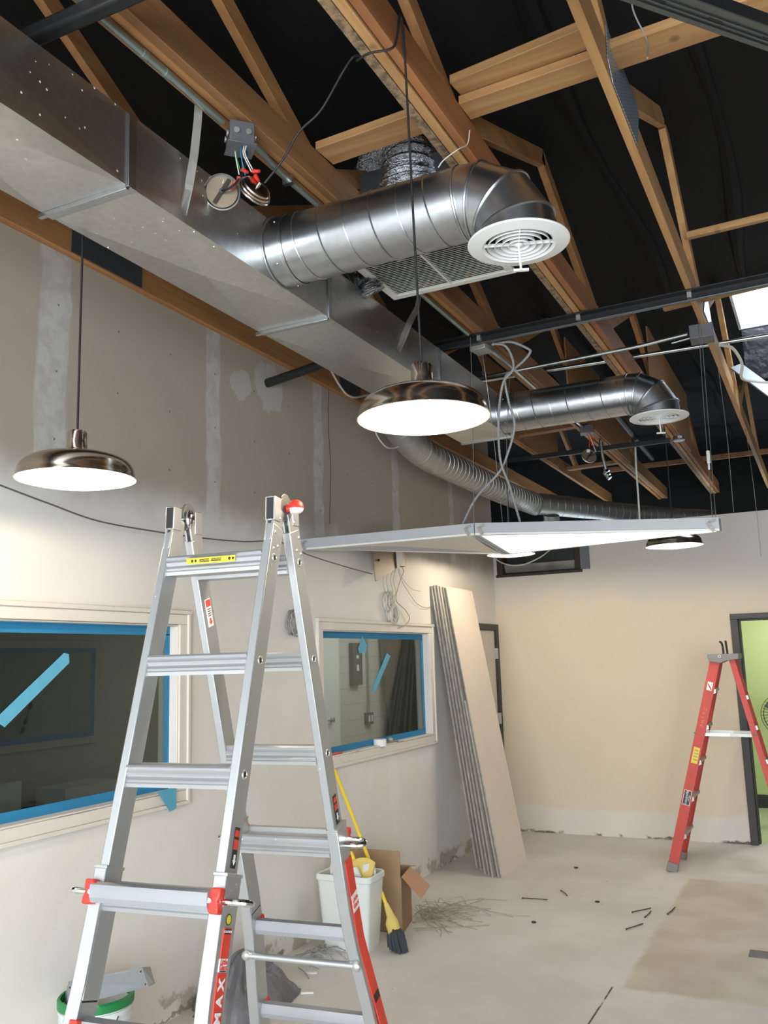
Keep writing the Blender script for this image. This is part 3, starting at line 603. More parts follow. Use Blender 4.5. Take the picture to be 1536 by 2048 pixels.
def branch(label, y, zc, r, xd, R, n):
    xs = xd-R
    t = thing('branch_duct', ((DXR+xs)/2, y, zc-r), label, 'duct', 'round branch ducts')
    b = MB(); b.tube([(DXR-.02, y, zc), (xs, y, zc)], r, 56, caps=False)
    b.helix((DXR+.10, y, zc), (xs-.015, y, zc), r+.0012, .115, .0032, 4, 40)
    b.build('spiral_pipe', M['galv'], t, angle=50)
    b = MB()
    for x, rr in ((DXR+.004, .012), (DXR+.075, .004)): b.ring((x, y, zc), (1,0,0), r+rr*.5, rr*.55, 48)
    b.tube([(DXR+.004, y, zc), (DXR+.09, y, zc)], r+.003, 56, caps=False).build('collar', M['galv'], t)
    for a in (.3, 1.4, 2.6, 3.9, 5.1): MB().ball((DXR+.05, y+math.cos(a)*(r+.003), zc+math.sin(a)*(r+.003)), .0045, 8).build('screw', M['step_alu'], t)
    th = [0, 15, 45, 75, 90]; N = 56; vs = []; rib = MB(); Y_ = V((0,1,0)); b = MB()
    for q, d in enumerate(th):
        a = math.radians(d); rad = V((math.sin(a), 0, math.cos(a))); c = V((xs, y, zc-R))+rad*R; k = 1/math.cos(math.radians(15)) if d in (15,45,75) else 1
        ring = [c+(rad*math.cos(2*math.pi*i/N)*k+Y_*math.sin(2*math.pi*i/N))*r for i in range(N)]
        vs.append(ring)
        if d in (15, 45, 75): rib.tube(ring, .0065, 6, closed=True)
    rib.ring((xs-.012, y, zc), (1,0,0), r, .006, 48)
    vs.append([p-V((0,0,.03)) for p in vs[-1]])
    for A_, B_ in zip(vs[:-1], vs[1:]):
        b.add(A_+B_, [(i, (i+1)%N, N+(i+1)%N, N+i) for i in range(N)])
    eb = b.build('elbow', M['galv'], t, angle=12)
    rib.build('elbow_seam', M['galv'], eb)
    return t
branch('nearer round metal duct with a right-angle elbow, branching off the trunk duct', 2.98, 3.445, .141, -.883, .19, 1)
branch('farther round metal duct with a right-angle elbow, behind the steel channel', 5.82, 3.425, .135, -.857, .165, 2)

def diffuser(label, x, y, z):
    t = thing('air_diffuser', (x, y, z-.11), label, 'air diffuser', 'round white ceiling diffusers')
    MB().lathe([(.132,.02),(.160,.006),(.186,.003),(.187,-.001),(.184,-.004),(.158,-.009),(.134,-.013),(.124,-.006),(.124,.02)], (x,y,z), n=64, closed=True).build('flange', M['white_enamel'], t)
    for r in (.107, .082, .057, .032):
        MB().lathe([(r,.014),(r+.008,-.010),(r+.006,-.012),(r-.0025,.012)], (x,y,z), n=56, closed=True).build('ring', M['white_enamel'], t)
    b = MB()
    for a in (.35, .35+math.pi/2):
        d = V((math.cos(a), math.sin(a), 0)); b.bar(V((x,y,z-.002))-d*.126, V((x,y,z-.002))+d*.126, .006, .012)
    b.build('spider', M['white_enamel'], t)
    MB().lathe([(0,.01),(.014,.006),(.018,-.008),(.010,-.014),(0,-.016)], (x,y,z), n=20).build('hub', M['white_enamel'], t)
    MB().cyl((x,y,z-.01), (x+.004,y,z-.105), .0045, n=10).bar((x-.022,y-.01,z-.106), (x+.03,y+.01,z-.106), .012, .008).build('damper_handle', M['white_enamel'], t)
    MB().lathe([(.0,.055),(.115,.055),(.118,.05),(.118,.03),(.116,.03)], (x,y,z), n=40).build('damper', M['black'], t)
diffuser('round white diffuser with a tee handle, on the nearer branch duct elbow', -.883, 2.98, 3.237)
diffuser('round white diffuser on the farther branch duct elbow, above the lit panel', -.857, 5.82, 3.243)

g = thing('return_grille', (-1.537, 3.67, 3.60), 'square white slatted return air grille behind the nearer round duct', 'grille')
gx0, gx1, gy0, gy1, gz = -1.872, -1.203, 3.33, 4.0, 3.598
b = MB(); fw_ = .042
for (a, c, d, e) in ((gx0,gx1,gy0,gy0+fw_),(gx0,gx1,gy1-fw_,gy1),(gx0,gx0+fw_,gy0+fw_,gy1-fw_),(gx1-fw_,gx1,gy0+fw_,gy1-fw_)): b.box(a,c,d,e,gz,gz+.014)
b.build('frame', M['grille_white'], g, bevel=.004)
b = MB(); n = 33
for i in range(n):
    y = gy0+fw_+.008+(gy1-gy0-2*fw_-.016)*i/(n-1)
    b.obox(((gx0+gx1)/2, y, gz+.010), ((1,0,0),(0,.8,.6),(0,-.6,.8)), ((gx1-gx0)/2-fw_, .0068, .0009))
b.build('slats', M['grille_white'], g, smooth=False)
MB().box(-1.541, -1.531, gy0+fw_, gy1-fw_, gz+.002, gz+.02).build('mullion', M['grille_white'], g)
MB().box(gx0+.05, gx1-.05, gy0+.05, gy1-.05, gz+.035, gz+.05).build('filter', M['black'], g)
for (x, y) in ((-1.70, gy1-.02), (-1.35, gy1-.02), (-1.22, 3.8)): MB().ball((x, y, gz), .005, 8, (1,1,.5)).build('screw', M['step_alu'], g)
b = MB(); b.box(-1.73, -1.22, gy0+.04, gy1-.04, gz+.05, 3.95); b.build('plenum_box', M['galv'], g)

def flex(label, ctrl, r, mk='foil', pitch=.03, rough=.012):
    P = curve_pts(ctrl, 30); L = 0; rr = []
    for i, p in enumerate(P):
        if i: L += (p-P[i-1]).length
        rr.append(r+rough*math.sin(2*math.pi*L/pitch)+.02*mnoise.noise(p*9))
    b = MB(); b.tube(P, rr, 36)
    for i, q in enumerate(b.v):
        k = mnoise.noise(V(q)*14)*.007+mnoise.noise(V(q)*40)*.003; b.v[i] = (q[0]+k, q[1]+k*.7, q[2]-k*.8)
    return tag(b.build('flexible_duct', M[mk], loc=tuple(V(ctrl[0])), angle=70), label, 'flexible duct', 'crinkled foil flexible ducts')
flex('crinkled silver flexible duct rising above the nearer round duct', [(-1.49,3.40,3.70),(-1.49,3.40,3.86),(-1.50,3.42,3.98),(-1.60,3.52,4.10),(-1.80,3.75,4.16),(-2.2,4.1,4.18)], .125)
flex('crumpled silver foil duct end beside the return grille', [(-2.05,3.66,3.55),(-1.95,3.69,3.60),(-1.89,3.72,3.60),(-1.87,3.75,3.54)], [.05][0], pitch=.02)
flex('crinkled silver flexible duct seen under the triple truss, left of the return grille', [(-2.30,3.9,3.80),(-2.15,3.86,3.84),(-2.05,3.80,3.90),(-2.0,3.8,4.0)], .07)

def spiral(label, ctrl, rad, mk, pitch=.075, k=10):
    P = curve_pts(ctrl, k); b = MB(); b.tube(P, rad, 40, caps=True)
    L = 0; nxt = pitch; 
    for i in range(1, len(P)):
        seg = (P[i]-P[i-1]); ln = seg.length
        while nxt <= L+ln:
            q = P[i-1]+seg*((nxt-L)/ln); r = rad[i] if isinstance(rad, list) else rad
            d = (seg.normalized()+V((0,0,.10))).normalized(); b.ring(q, d, r+.0005, .003, 36, 5); nxt += pitch
        L += ln
    return tag(b.build('spiral_duct', M[mk], loc=tuple(V(ctrl[0])), angle=50), label, 'spiral duct', 'spiral ducts at the far end')
spiral('dusty spiral duct running along the left wall towards the far corner', [(-2.90,6.02,3.72),(-2.86,6.05,3.56),(-2.80,6.22,3.42),(-2.78,6.5,3.365),(-2.77,6.9,3.355),(-2.76,8.2,3.35),(-2.74,9.3,3.37)], .118, 'galv_dull', .085, 10)
spiral('spiral duct running off into the dark beyond the back wall', [(-2.70,9.28,3.37),(-2.2,9.75,3.32),(-1.7,10.25,3.28),(-1.1,10.85,3.26)], [.118-.03*i/30 for i in range(31)], 'galv_rough', .09, 10)
spiral('curved spiral duct dropping at the far left corner', [(-2.60,9.42,3.25),(-2.62,9.45,3.16),(-2.72,9.42,3.06),(-2.85,9.38,2.99),(-2.98,9.36,2.96)], .085, 'galv_dull', .045, 8)

# ---------------------------------------------------------------- pendant lamps
OUT = [(.2095,0),(.2095,.004),(.2065,.009),(.205,.020),(.201,.036),(.193,.052),(.179,.066),(.158,.078),(.130,.087),(.095,.093),(.062,.097),(.046,.100),(.039,.106),(.0355,.116),(.0345,.14),(.034,.172),(.030,.180),(.008,.183)]
INN = [(.208,.001),(.203,.018),(.198,.036),(.189,.051),(.175,.064),(.155,.074),(.128,.083),(.09,.089),(.045,.093),(.03,.094),(.0,.094)]
def lamp(label, pos, cordpts, power):
    x, y, z = pos
    t = thing('pendant_lamp', pos, label, 'pendant lamp', 'brushed metal pendant lamps')
    sh = MB().lathe(OUT, pos, n=72).build('lamp_shade', M['nickel'], t, angle=50)
    MB().lathe(INN, pos, n=64).build('shade_lining', M['white_enamel'], sh, angle=50)
    MB().ring((x,y,z+.002), (0,0,1), .2092, .0022, 64).build('rim', M['nickel'], sh)
    b = MB(); b.lathe([(0,.030),(.016,.032),(.027,.042),(.030,.053),(.026,.064),(.016,.078),(.014,.092),(0,.092)], pos, n=24); b.build('bulb', M['bulb'], t)
    MB().tube(curve_pts([(x,y,z+.175)]+cordpts, 10), .0042, 8).build('cord', M['cordblack'], t)
    l = bpy.data.lights.new('lamp_glow', 'POINT'); l.energy = power; l.color = (1.0, .84, .64); l.shadow_soft_size = .022
    o = bpy.data.objects.new('lamp_glow', l); COL.objects.link(o); o.location = (0, 0, .014); o.parent = t
    return t
lamp('lit pendant lamp at the left edge, near the bare drywall', (-2.37,2.32,2.413), [(-2.37,2.32,3.2),(-2.372,2.325,4.0)], LAMP_W)
lamp('largest lit pendant lamp, its black cord looped round the weathered-board truss', (-1.079,2.494,2.486), [(-1.080,2.478,3.1),(-1.077,2.450,3.70),(-1.078,2.440,3.84),(-1.076,2.415,3.85),(-1.075,2.39,3.76),(-1.083,2.36,3.695),(-1.15,2.335,3.685),(-1.215,2.37,3.705),(-1.24,2.45,3.78),(-1.285,2.48,3.815),(-1.33,2.48,3.77),(-1.42,2.48,3.655),(-1.51,2.48,3.60),(-1.58,2.485,3.52),(-1.665,2.49,3.452)], LAMP_W)
lamp('lit pendant lamp hanging in front of the vent opening', (-2.436,7.438,2.62), [(-2.436,7.438,3.3),(-2.436,7.438,3.9)], LAMP_W)
lamp('lit pendant lamp under the right end of the glowing panel', (-.993,6.97,2.528), [(-.993,6.97,3.2),(-.998,6.97,3.70),(-1.03,6.97,3.79),(-1.094,6.97,3.80)], LAMP_W)
def canopy(label, c, ax, front):
    """round ceiling cap of a lamp hanging open; front: the hollow side faces the room"""
    t = thing('ceiling_canopy', c, label, 'lamp canopy', 'loose lamp canopies'); ax = V(ax).normalized(); c = V(c)
    b = MB(); b.lathe([(.064,.0),(.067,.002),(.068,.006),(.066,.010),(.062,.012),(.062,.018),(.059,.021),(.055,.022),(.054,.028),(.050,.030),(0,.031)], c, -ax if front else ax, 48); b.build('cap', M['nickel'] if not front else M['step_alu'], t, angle=40)
    if front:
        MB().lathe([(0,-.004),(.058,-.004),(.058,-.002),(0,-.002)], c, ax, 40).build('inside_disc', M['brown_metal'], t)
        a = V((.55,.1,.75)); a = (a-ax*a.dot(ax)).normalized()
        MB().obox(c+ax*.008, (a, a.cross(ax), ax), (.052,.007,.0015)).build('mounting_bar', M['rust'], t)
        MB().obox(c+ax*.002+V((-.005,0,.045)), (V((1,0,-.2)), V((.2,0,1)), ax), (.014,.012,.003)).build('sticker', M['white_label'], t)
        MB().obox(c+ax*.002+V((-.045,0,-.005)), (V((1,0,-.4)), V((.4,0,1)), ax), (.008,.008,.003)).build('sticker', M['white_label'], t)
        MB().cyl(c+ax*.004, c+ax*.016, .009, n=12).build('bushing', M['black'], t)
        MB().tube(curve_pts([c+ax*.01, c+ax*.03+V((.03,0,-.006)), c+ax*.03+V((.06,.01,.015)), c+V((.085,.02,.07)), c+V((.10,.02,.15))]), .0045, 8).build('cord', M['cordblack'], t)
    else:
        MB().cyl(c+ax*.03, c+ax*.05, .008, .006, 12).build('strain_relief', M['nickel'], t)
view = V((-.436*.0+.52, -.82, -.25))
canopy('loose round lamp canopy hanging hollow side out below the open junction box', (-1.862,2.50,3.478), view, True)
canopy('loose round lamp canopy hanging edge on below the open junction box', (-1.722,2.50,3.435), (.84,-.30,.43), False)

# ---------------------------------------------------------------- junction boxes
def jbox(label, c, rot, h, mk, cover=None):
    t = thing('junction_box', c, label, 'junction box', 'electrical junction boxes'); ca, sa = math.cos(rot), math.sin(rot)
    ax = (V((ca,sa,0)), V((-sa,ca,0)), V((0,0,1)))
    MB().obox(c, ax, h).build('body', M[mk], t, bevel=.004)
    return t, ax
t, ax = jbox('open steel junction box with coloured wires under the triple truss', (-1.778,2.50,3.668), .80, (.046,.046,.044), 'grey_steel')
b = MB()
for s_ in (-1, 1):
    for k in (-.022, .022): b.cyl(V((-1.778,2.50,3.668))+ax[0]*s_*.0495+ax[1]*k, V((-1.778,2.50,3.668))+ax[0]*s_*.054+ax[1]*k, .011, n=14)
for k in (-.022, .022): b.cyl(V((-1.778,2.50,3.668))-ax[1]*.0495+ax[0]*k, V((-1.778,2.50,3.668))-ax[1]*.054+ax[0]*k, .011, n=14)
b.build('knockout', M['galv_dull'], t)
MB().obox((-1.778,2.50,3.623), ax, (.052,.052,.002)).build('rim_plate', M['grey_steel'], t, bevel=.001)
J = V((-1.772,2.50,3.624))
cols = [('wire_white', (.028,-.01,0), (.05,0,-.10)), ('wire_white', (.02,-.012,0), (.043,0,-.105)), ('green', (-.025,0,0), (-.005,0,-.09)), ('wire_white', (-.03,0,0), (-.012,0,-.10)), ('wire_dark', (0,0,0), (.004,0,-.09)), ('tape', (.005,-.01,0), (.015,0,-.11))]
for mk, a, e in cols: MB().tube(curve_pts([J+V(a), J+V(a)*.8+V((.006,-.01,-.04)), J+V(e)]), .0022, 6).build('wire', M[mk], t)
for a, d in (((.05,0,-.105),(.8,0,-.2)), ((.06,.0,-.125),(.5,0,-.9)), ((-.012,0,-.11),(-.3,0,-1)), ((-.03,.0,-.125),(-.6,.0,-.8)), ((.005,0,-.085),(.7,-.1,-.6))):
    d = V(d).normalized(); MB().cyl(J+V(a), J+V(a)+d*.03, .0085, .0055, 10).build('wire_nut', M['red_plastic'], t)
t, ax = jbox('flat grey junction box where two armoured cables drop from the triple truss', (-1.80,5.13,3.668), -.15, (.055,.06,.018), 'galv_dull')
for mk, nm, pts, lb in (('wire_grey','armored_cable',[(-1.73,5.14,3.696),(-1.655,5.16,3.672),(-1.62,5.18,3.595),(-1.625,5.2,3.52),(-1.694,5.22,3.465),(-1.734,5.24,3.352),(-1.759,5.26,3.196),(-1.765,5.28,2.973),(-1.718,5.3,2.793),(-1.665,5.32,2.545)], 'grey armoured cable dropping to the middle of the glowing panel'),
        ('wire_grey','armored_cable',[(-1.736,5.14,3.690),(-1.621,5.17,3.695),(-1.517,5.18,3.635),(-1.508,5.2,3.614),(-1.565,5.24,3.581),(-1.65,5.26,3.536),(-1.699,5.26,3.491),(-1.697,5.30,3.356),(-1.676,5.33,3.193),(-1.74,5.34,3.01),(-1.809,5.36,2.908),(-1.977,5.38,2.766),(-2.104,5.40,2.578)], 'grey armoured cable looping wide and dropping to the unlit panel')):
    P = curve_pts(pts, 26); b = MB(); b.tube(P, [.0078+.0012*math.sin(i*2.2) for i in range(len(P))], 10)
    tag(b.build(nm, M[mk], loc=pts[0]), lb, 'cable', 'armoured cables of the hanging panels')
t, ax = jbox('grey junction box with a loose cover plate on the nail-plate truss', (-.535,5.66,3.695), .05, (.07,.07,.045), 'grey_steel')
MB().obox((-.66,5.665,3.675), (V((1,.02,.12)), V((0,1,.3)), V((-.12,-.3,1))), (.055,.05,.002)).build('cover_plate', M['grille_white'], t)
MB().box(-.60,-.50,5.61,5.63,3.66,3.672).build('red_wire', M['red_label'], t)
t, ax = jbox('small junction box with red wires under the far part of the triple truss', (-1.745,7.64,3.69), .2, (.06,.06,.035), 'grey_steel')
for a, e, mk in (((0,0,-.03),(.01,0,-.16),'red_label'), ((.02,0,-.03),(.03,.02,-.14),'red_label'), ((.01,0,-.03),(.06,.02,-.20),'wire_white')):
    c = V((-1.745,7.64,3.69)); MB().tube(curve_pts([c+V(a), c+V(a)+V((.02,0,-.05)), c+V(e)]), .004, 6).build('wire', M[mk], t)
canopy('loose lamp canopy hanging below the small far junction box', (-1.745,7.66,3.46), (.5,-.75,.3), True)
tag(MB().lathe([(.0,.0),(.05,.0),(.05,.04),(.0,.04)], (-1.08,8.40,3.66), n=8).ring((-1.08,8.40,3.668), (0,0,1), .051, .006, 16).build('octagon_box', M['galv'], loc=(-1.08,8.4,3.66)), 'eight-sided steel box under the weathered-board truss near the back', 'junction box', 'electrical junction boxes')
t = thing('conduit_drop', (-1.74,8.3,3.4), 'short flexible conduit with shiny fittings hanging near the back wall', 'conduit')
MB().tube(curve_pts([(-1.77,8.3,3.74),(-1.765,8.3,3.6),(-1.745,8.31,3.46)], 20), .014, 10).build('flexible_tube', M['galv_dull'], t)
for k in (0, .028, .056): MB().cyl((-1.75+k*.4,8.31,3.44-k), (-1.735+k*.4,8.31,3.422-k), .034-.2*k, n=14).build('fitting', M['chrome'], t)
tag(MB().tube(curve_pts([(-1.49,8.5,3.72),(-1.498,8.5,3.5),(-1.502,8.5,3.1),(-1.507,8.5,2.9)]), .009, 8).build('hanging_cable', M['wire_white'], loc=(-1.5,8.5,3.72)), 'pale cable hanging straight down beyond the glowing panel', 'cable')

# ---------------------------------------------------------------- hanging light panels
def fixture(label, NL, NR, FL, FR, lit):
    NL, NR, FL, FR = map(V, (NL, NR, FL, FR)); c = (NL+NR+FL+FR)/4; H = V((0,0,.072))
    t = thing('light_panel', tuple(c), label, 'light panel')
    q = V((0,0,.012)); MB().add([NL+q, NR+q, FR+q, FL+q, NL+H, NR+H, FR+H, FL+H], [(0,1,2,3),(7,6,5,4),(0,4,5,1),(1,5,6,2),(2,6,7,3),(3,7,4,0)]).build('housing', M['fixture'], t, smooth=False)
    f = lambda u, v: (NL*(1-u)+NR*u)*(1-v)+(FL*(1-u)+FR*u)*v
    def strip(u0, u1, v0, v1, n=8):
        b = MB(); top = []; bot = []
        for i in range(n+1):
            for j in (0, 1):
                p = f(u0+(u1-u0)*i/n, v0+(v1-v0)*j); bot.append(p); top.append(p+V((0,0,.013)))
        m_ = len(bot); fs = []
        for i in range(n):
            a, b_, c_, d = 2*i, 2*i+1, 2*i+3, 2*i+2
            fs += [(a,b_,c_,d), (m_+a,m_+d,m_+c_,m_+b_), (a,d,m_+d,m_+a), (b_,m_+b_,m_+c_,c_)]
        fs += [(0,m_,m_+1,1), (2*n,2*n+1,m_+2*n+1,m_+2*n)]
        return b.add(bot+top, fs)
    for a in ((0,1,0,.045), (0,1,.955,1)): strip(*a).build('door_frame', M['grille_white'], t)
    for a in ((0,.02,.045,.955), (.98,1,.045,.955)): strip(*a).build('door_frame', M['fixture'], t)
    n = 12; b = MB(); vs = []
    for i in range(n+1):
        for j in range(7): vs.append(f(.02+.96*i/n, .045+.91*j/6)+V((0,0,.004-(0 if lit else .012*math.sin(math.pi*j/6)))))
    b.add(vs, [(i*7+j, i*7+j+1, (i+1)*7+j+1, (i+1)*7+j) for i in range(n) for j in range(6)]); b.add([p+V((0,0,.006)) for p in vs], [(i*7+j, (i+1)*7+j, (i+1)*7+j+1, i*7+j+1) for i in range(n) for j in range(6)])
    b.build('diffuser', M['lens' if lit else 'lens_off'], t)
    for u in (.03, .97):
        p = f(u, 0)+V((0,-.012,.02)); MB().obox(p, (V((1,0,.5)), V((0,1,0)), V((-.5,0,1))), (.008,.010,.028)).obox(p+V((.01,-.004,.03)), (V((1,0,.2)), V((0,1,0)), V((0,0,1))), (.016,.006,.006)).build('latch', M['chrome'], t)
    return t
fixture('unlit hanging light panel at the left, over the far window', (-3.09,5.0,2.478), (-1.862,5.0,2.470), (-3.09,5.6,2.535), (-1.862,5.6,2.405), False)
fixture('glowing hanging light panel at the right, tilted edge up', (-1.856,5.0,2.470), (-.475,5.0,2.368), (-1.856,5.6,2.405), (-.52,5.6,2.440), True)
HW = [('thin wire down to the joint of the two hanging light panels, nearer of two', [(-1.835,5.03,3.73),(-1.842,5.02,3.2),(-1.86,5.0,2.53)]),
      ('thin wire down to the back of the unlit light panel, beside the armoured cables', [(-1.832,5.22,3.73),(-1.83,5.35,3.2),(-1.87,5.59,2.48)]),
      ('thin wire holding the joint of the light panels from behind, slanting', [(-1.80,5.7,3.70),(-1.84,5.66,3.2),(-1.85,5.61,2.47)]),
      ('left of two thin wires holding the right end of the glowing panel', [(-.533,5.49,3.73),(-.522,5.25,3.1),(-.505,5.0,2.442)]),
      ('right of two thin wires holding the right end of the glowing panel', [(-.520,5.50,3.73),(-.505,5.26,3.1),(-.488,5.0,2.442)]),
      ('loose thin wire hanging from the nail-plate truss, behind the paired panel wires', [(-.52,6.4,3.73),(-.50,6.35,3.2),(-.50,6.3,2.65)]),
      ('loose thin wire hanging by a twisted loop near the right edge', [(-.515,8.55,3.76),(-.50,8.45,3.62),(-.47,8.2,3.1),(-.455,8.0,2.5)])]
for lb, p in HW: tag(MB().tube(curve_pts(p, 6), .0022, 5).build('hanger_wire', M['wire_steel'], loc=p[0]), lb, 'wire', 'thin wires hanging from the trusses')
tag(MB().cyl((-.509,5.12,2.83), (-.507,5.09,2.76), .010, n=10).cyl((-.507,5.09,2.76), (-.506,5.07,2.72), .006, n=8).build('turnbuckle', M['grille_white'], loc=(-.508,5.1,2.8)), 'small turnbuckle on the left wire above the glowing panel', 'turnbuckle')

# ---------------------------------------------------------------- loose wires and boxes on the left wall
def wire(name, label, pts, r, mk, group=None, k=10):
    return tag(MB().tube(curve_pts(pts, k), r, 6).build(name, M[mk], loc=tuple(pts[0])), label, 'cable', group)
wire('wall_cable', 'dark cable drooping across the whole left wall above the windows', [(-3.05,1.9,2.62),(-3.05,2.565,2.513),(-3.05,2.836,2.472),(-3.05,3.143,2.432),(-3.06,3.608,2.432),(-3.06,3.942,2.44),(-3.06,4.321,2.461),(-3.06,4.7,2.50),(-3.06,5.062,2.449),(-3.06,5.615,2.409),(-3.07,6.0,2.392)], .0042, 'wire_brown')
wire('wall_cable', 'white cable sagging over the timber at the top of the left wall', [(-3.02,5.008,3.998),(-3.02,5.194,3.911),(-3.02,5.473,3.723),(-3.02,5.662,3.689),(-3.02,5.995,3.791),(-2.9,6.3,3.82)], .008, 'wire_white')
wire('wall_cable', 'pale wire loop below the rim of the largest lamp', [(-2.85,5.66,3.43),(-2.85,5.736,3.365),(-2.85,5.85,3.325),(-2.85,5.971,3.335),(-2.85,6.107,3.381)], .006, 'wire_white')
wire('truss_wire', 'thin white wire dangling under the weathered-board truss by the elbow', [(-1.08,3.066,3.80),(-1.08,3.03,3.72),(-1.085,2.944,3.655),(-1.13,2.90,3.60),(-1.15,2.89,3.57)], .0025, 'wire_white')
wire('truss_wire', 'thin grey wire looped over the cross timber under the top right channel', [(-.36,2.85,3.72),(-.37,2.95,3.86),(-.40,2.88,3.97),(-.33,2.72,4.02),(-.22,2.6,4.10)], .003, 'wire_grey')
wire('truss_wire', 'white cable curling off the nail-plate truss by the metal brace', [(-.49,6.35,3.83),(-.42,6.5,3.84),(-.38,6.7,3.78),(-.40,6.85,3.72),(-.33,7.0,3.72),(-.2,7.05,3.70)], .011, 'wire_white')
wire('wall_cable', 'pale cable looping out through the vent opening behind the lamp', [(-3.10,9.02,2.80),(-3.093,8.95,2.763),(-2.985,8.93,2.702),(-2.823,8.93,2.68),(-2.631,8.95,2.743),(-2.52,9.02,2.83)], .007, 'wire_white')
cb = thing('alarm_panel', (-3.1,6.4,2.4), 'brown metal wall box hanging open with a loose board and paper label', 'wall box')
MB().box(-3.149,-3.05,6.40,6.57,2.49,2.70).build('body', M['brown_metal'], cb, bevel=.003)
MB().prism([(-3.07,6.02,2.70),(-3.05,6.36,2.70),(-3.035,6.39,2.475),(-3.03,5.97,2.33),(-3.05,5.985,2.45)], (.006,.001,0)).build('board', M['brown_metal'], cb)
MB().prism([(-3.025,6.33,2.68),(-3.02,6.42,2.68),(-3.02,6.455,2.52),(-3.02,6.34,2.44)], (.002,0,0)).build('paper_label', M['paper'], cb)
MB().cyl((-3.062,6.06,2.50), (-3.03,6.06,2.50), .010, n=10).build('bolt', M['black'], cb)
G_ = 'thin wires dangling from the brown wall box'
wire('loose_wire', 'dark wire curling from the brown wall box round the pale coils', [(-3.08,6.55,2.50),(-3.10,6.628,2.46),(-3.12,6.588,2.369),(-3.12,6.512,2.222),(-3.12,6.677,2.148),(-3.12,6.759,2.08),(-3.12,6.667,2.024),(-3.13,6.542,1.998)], .0035, 'wire_tan', G_)
wire('loose_wire', 'thin wire sweeping from the brown wall box to the leaning drywall', [(-3.12,6.56,2.50),(-3.13,6.63,2.41),(-3.13,6.761,2.31),(-3.13,6.952,2.209),(-3.13,7.195,2.188),(-3.13,7.394,2.286)], .0025, 'wire_tan', G_)
wire('loose_wire', 'short thin wire arcing right of the brown wall box', [(-3.12,6.57,2.50),(-3.13,6.68,2.40),(-3.13,6.85,2.33),(-3.13,7.02,2.32)], .002, 'wire_tan', G_)
for k, y in enumerate((6.30, 6.36, 6.43, 6.48)):
    wire('loose_wire', ('leftmost thin wire', 'second thin wire from the left', 'third thin wire from the left', 'fourth thin wire from the left')[k]+', straight down from the brown wall box to the coils', [(-3.10,y,2.47),(-3.12,y-.01,2.38),(-3.12,y+.01*k,2.30),(-3.115,6.37+.03*k,2.22)], .002, 'wire_tan', G_)
wire('wall_cable', 'thin dark wire hanging down the bare drywall between the pipe and the largest lamp', [(-3.14,5.52,3.73),(-3.14,5.50,3.45),(-3.14,5.52,3.15),(-3.14,5.49,2.72)], .002, 'wire_dark')
def coil(label, c, r, n, mk, wr, seed):
    q = random.Random(seed); b = MB(); c = V(c); P = []
    for i in range(n*22):
        a = 2*math.pi*i/22; rr = r*(.72+.35*q.random()*.5+.2*math.sin(i*.11)); P.append(c+V((.012+.02*math.sin(i*.05+seed)+.006*q.random(), math.cos(a)*rr, math.sin(a)*rr+.006*math.sin(i*.3))))
    b.tube(P, wr, 5)
    tag(b.build('wire_coil', M[mk], loc=tuple(c)), label, 'wire coil', 'coils of wire on the left wall')
coil('grey wire coil hanging on the wall between the two windows', (-3.135,4.98,2.0), .085, 9, 'wire_grey', .005, 1)
coil('lower pale wire coil over the far window', (-3.135,6.45,2.106), .075, 9, 'wire_white', .006, 2)
coil('upper loose pale wire coil over the far window', (-3.135,6.39,2.204), .08, 5, 'wire_white', .005, 3)
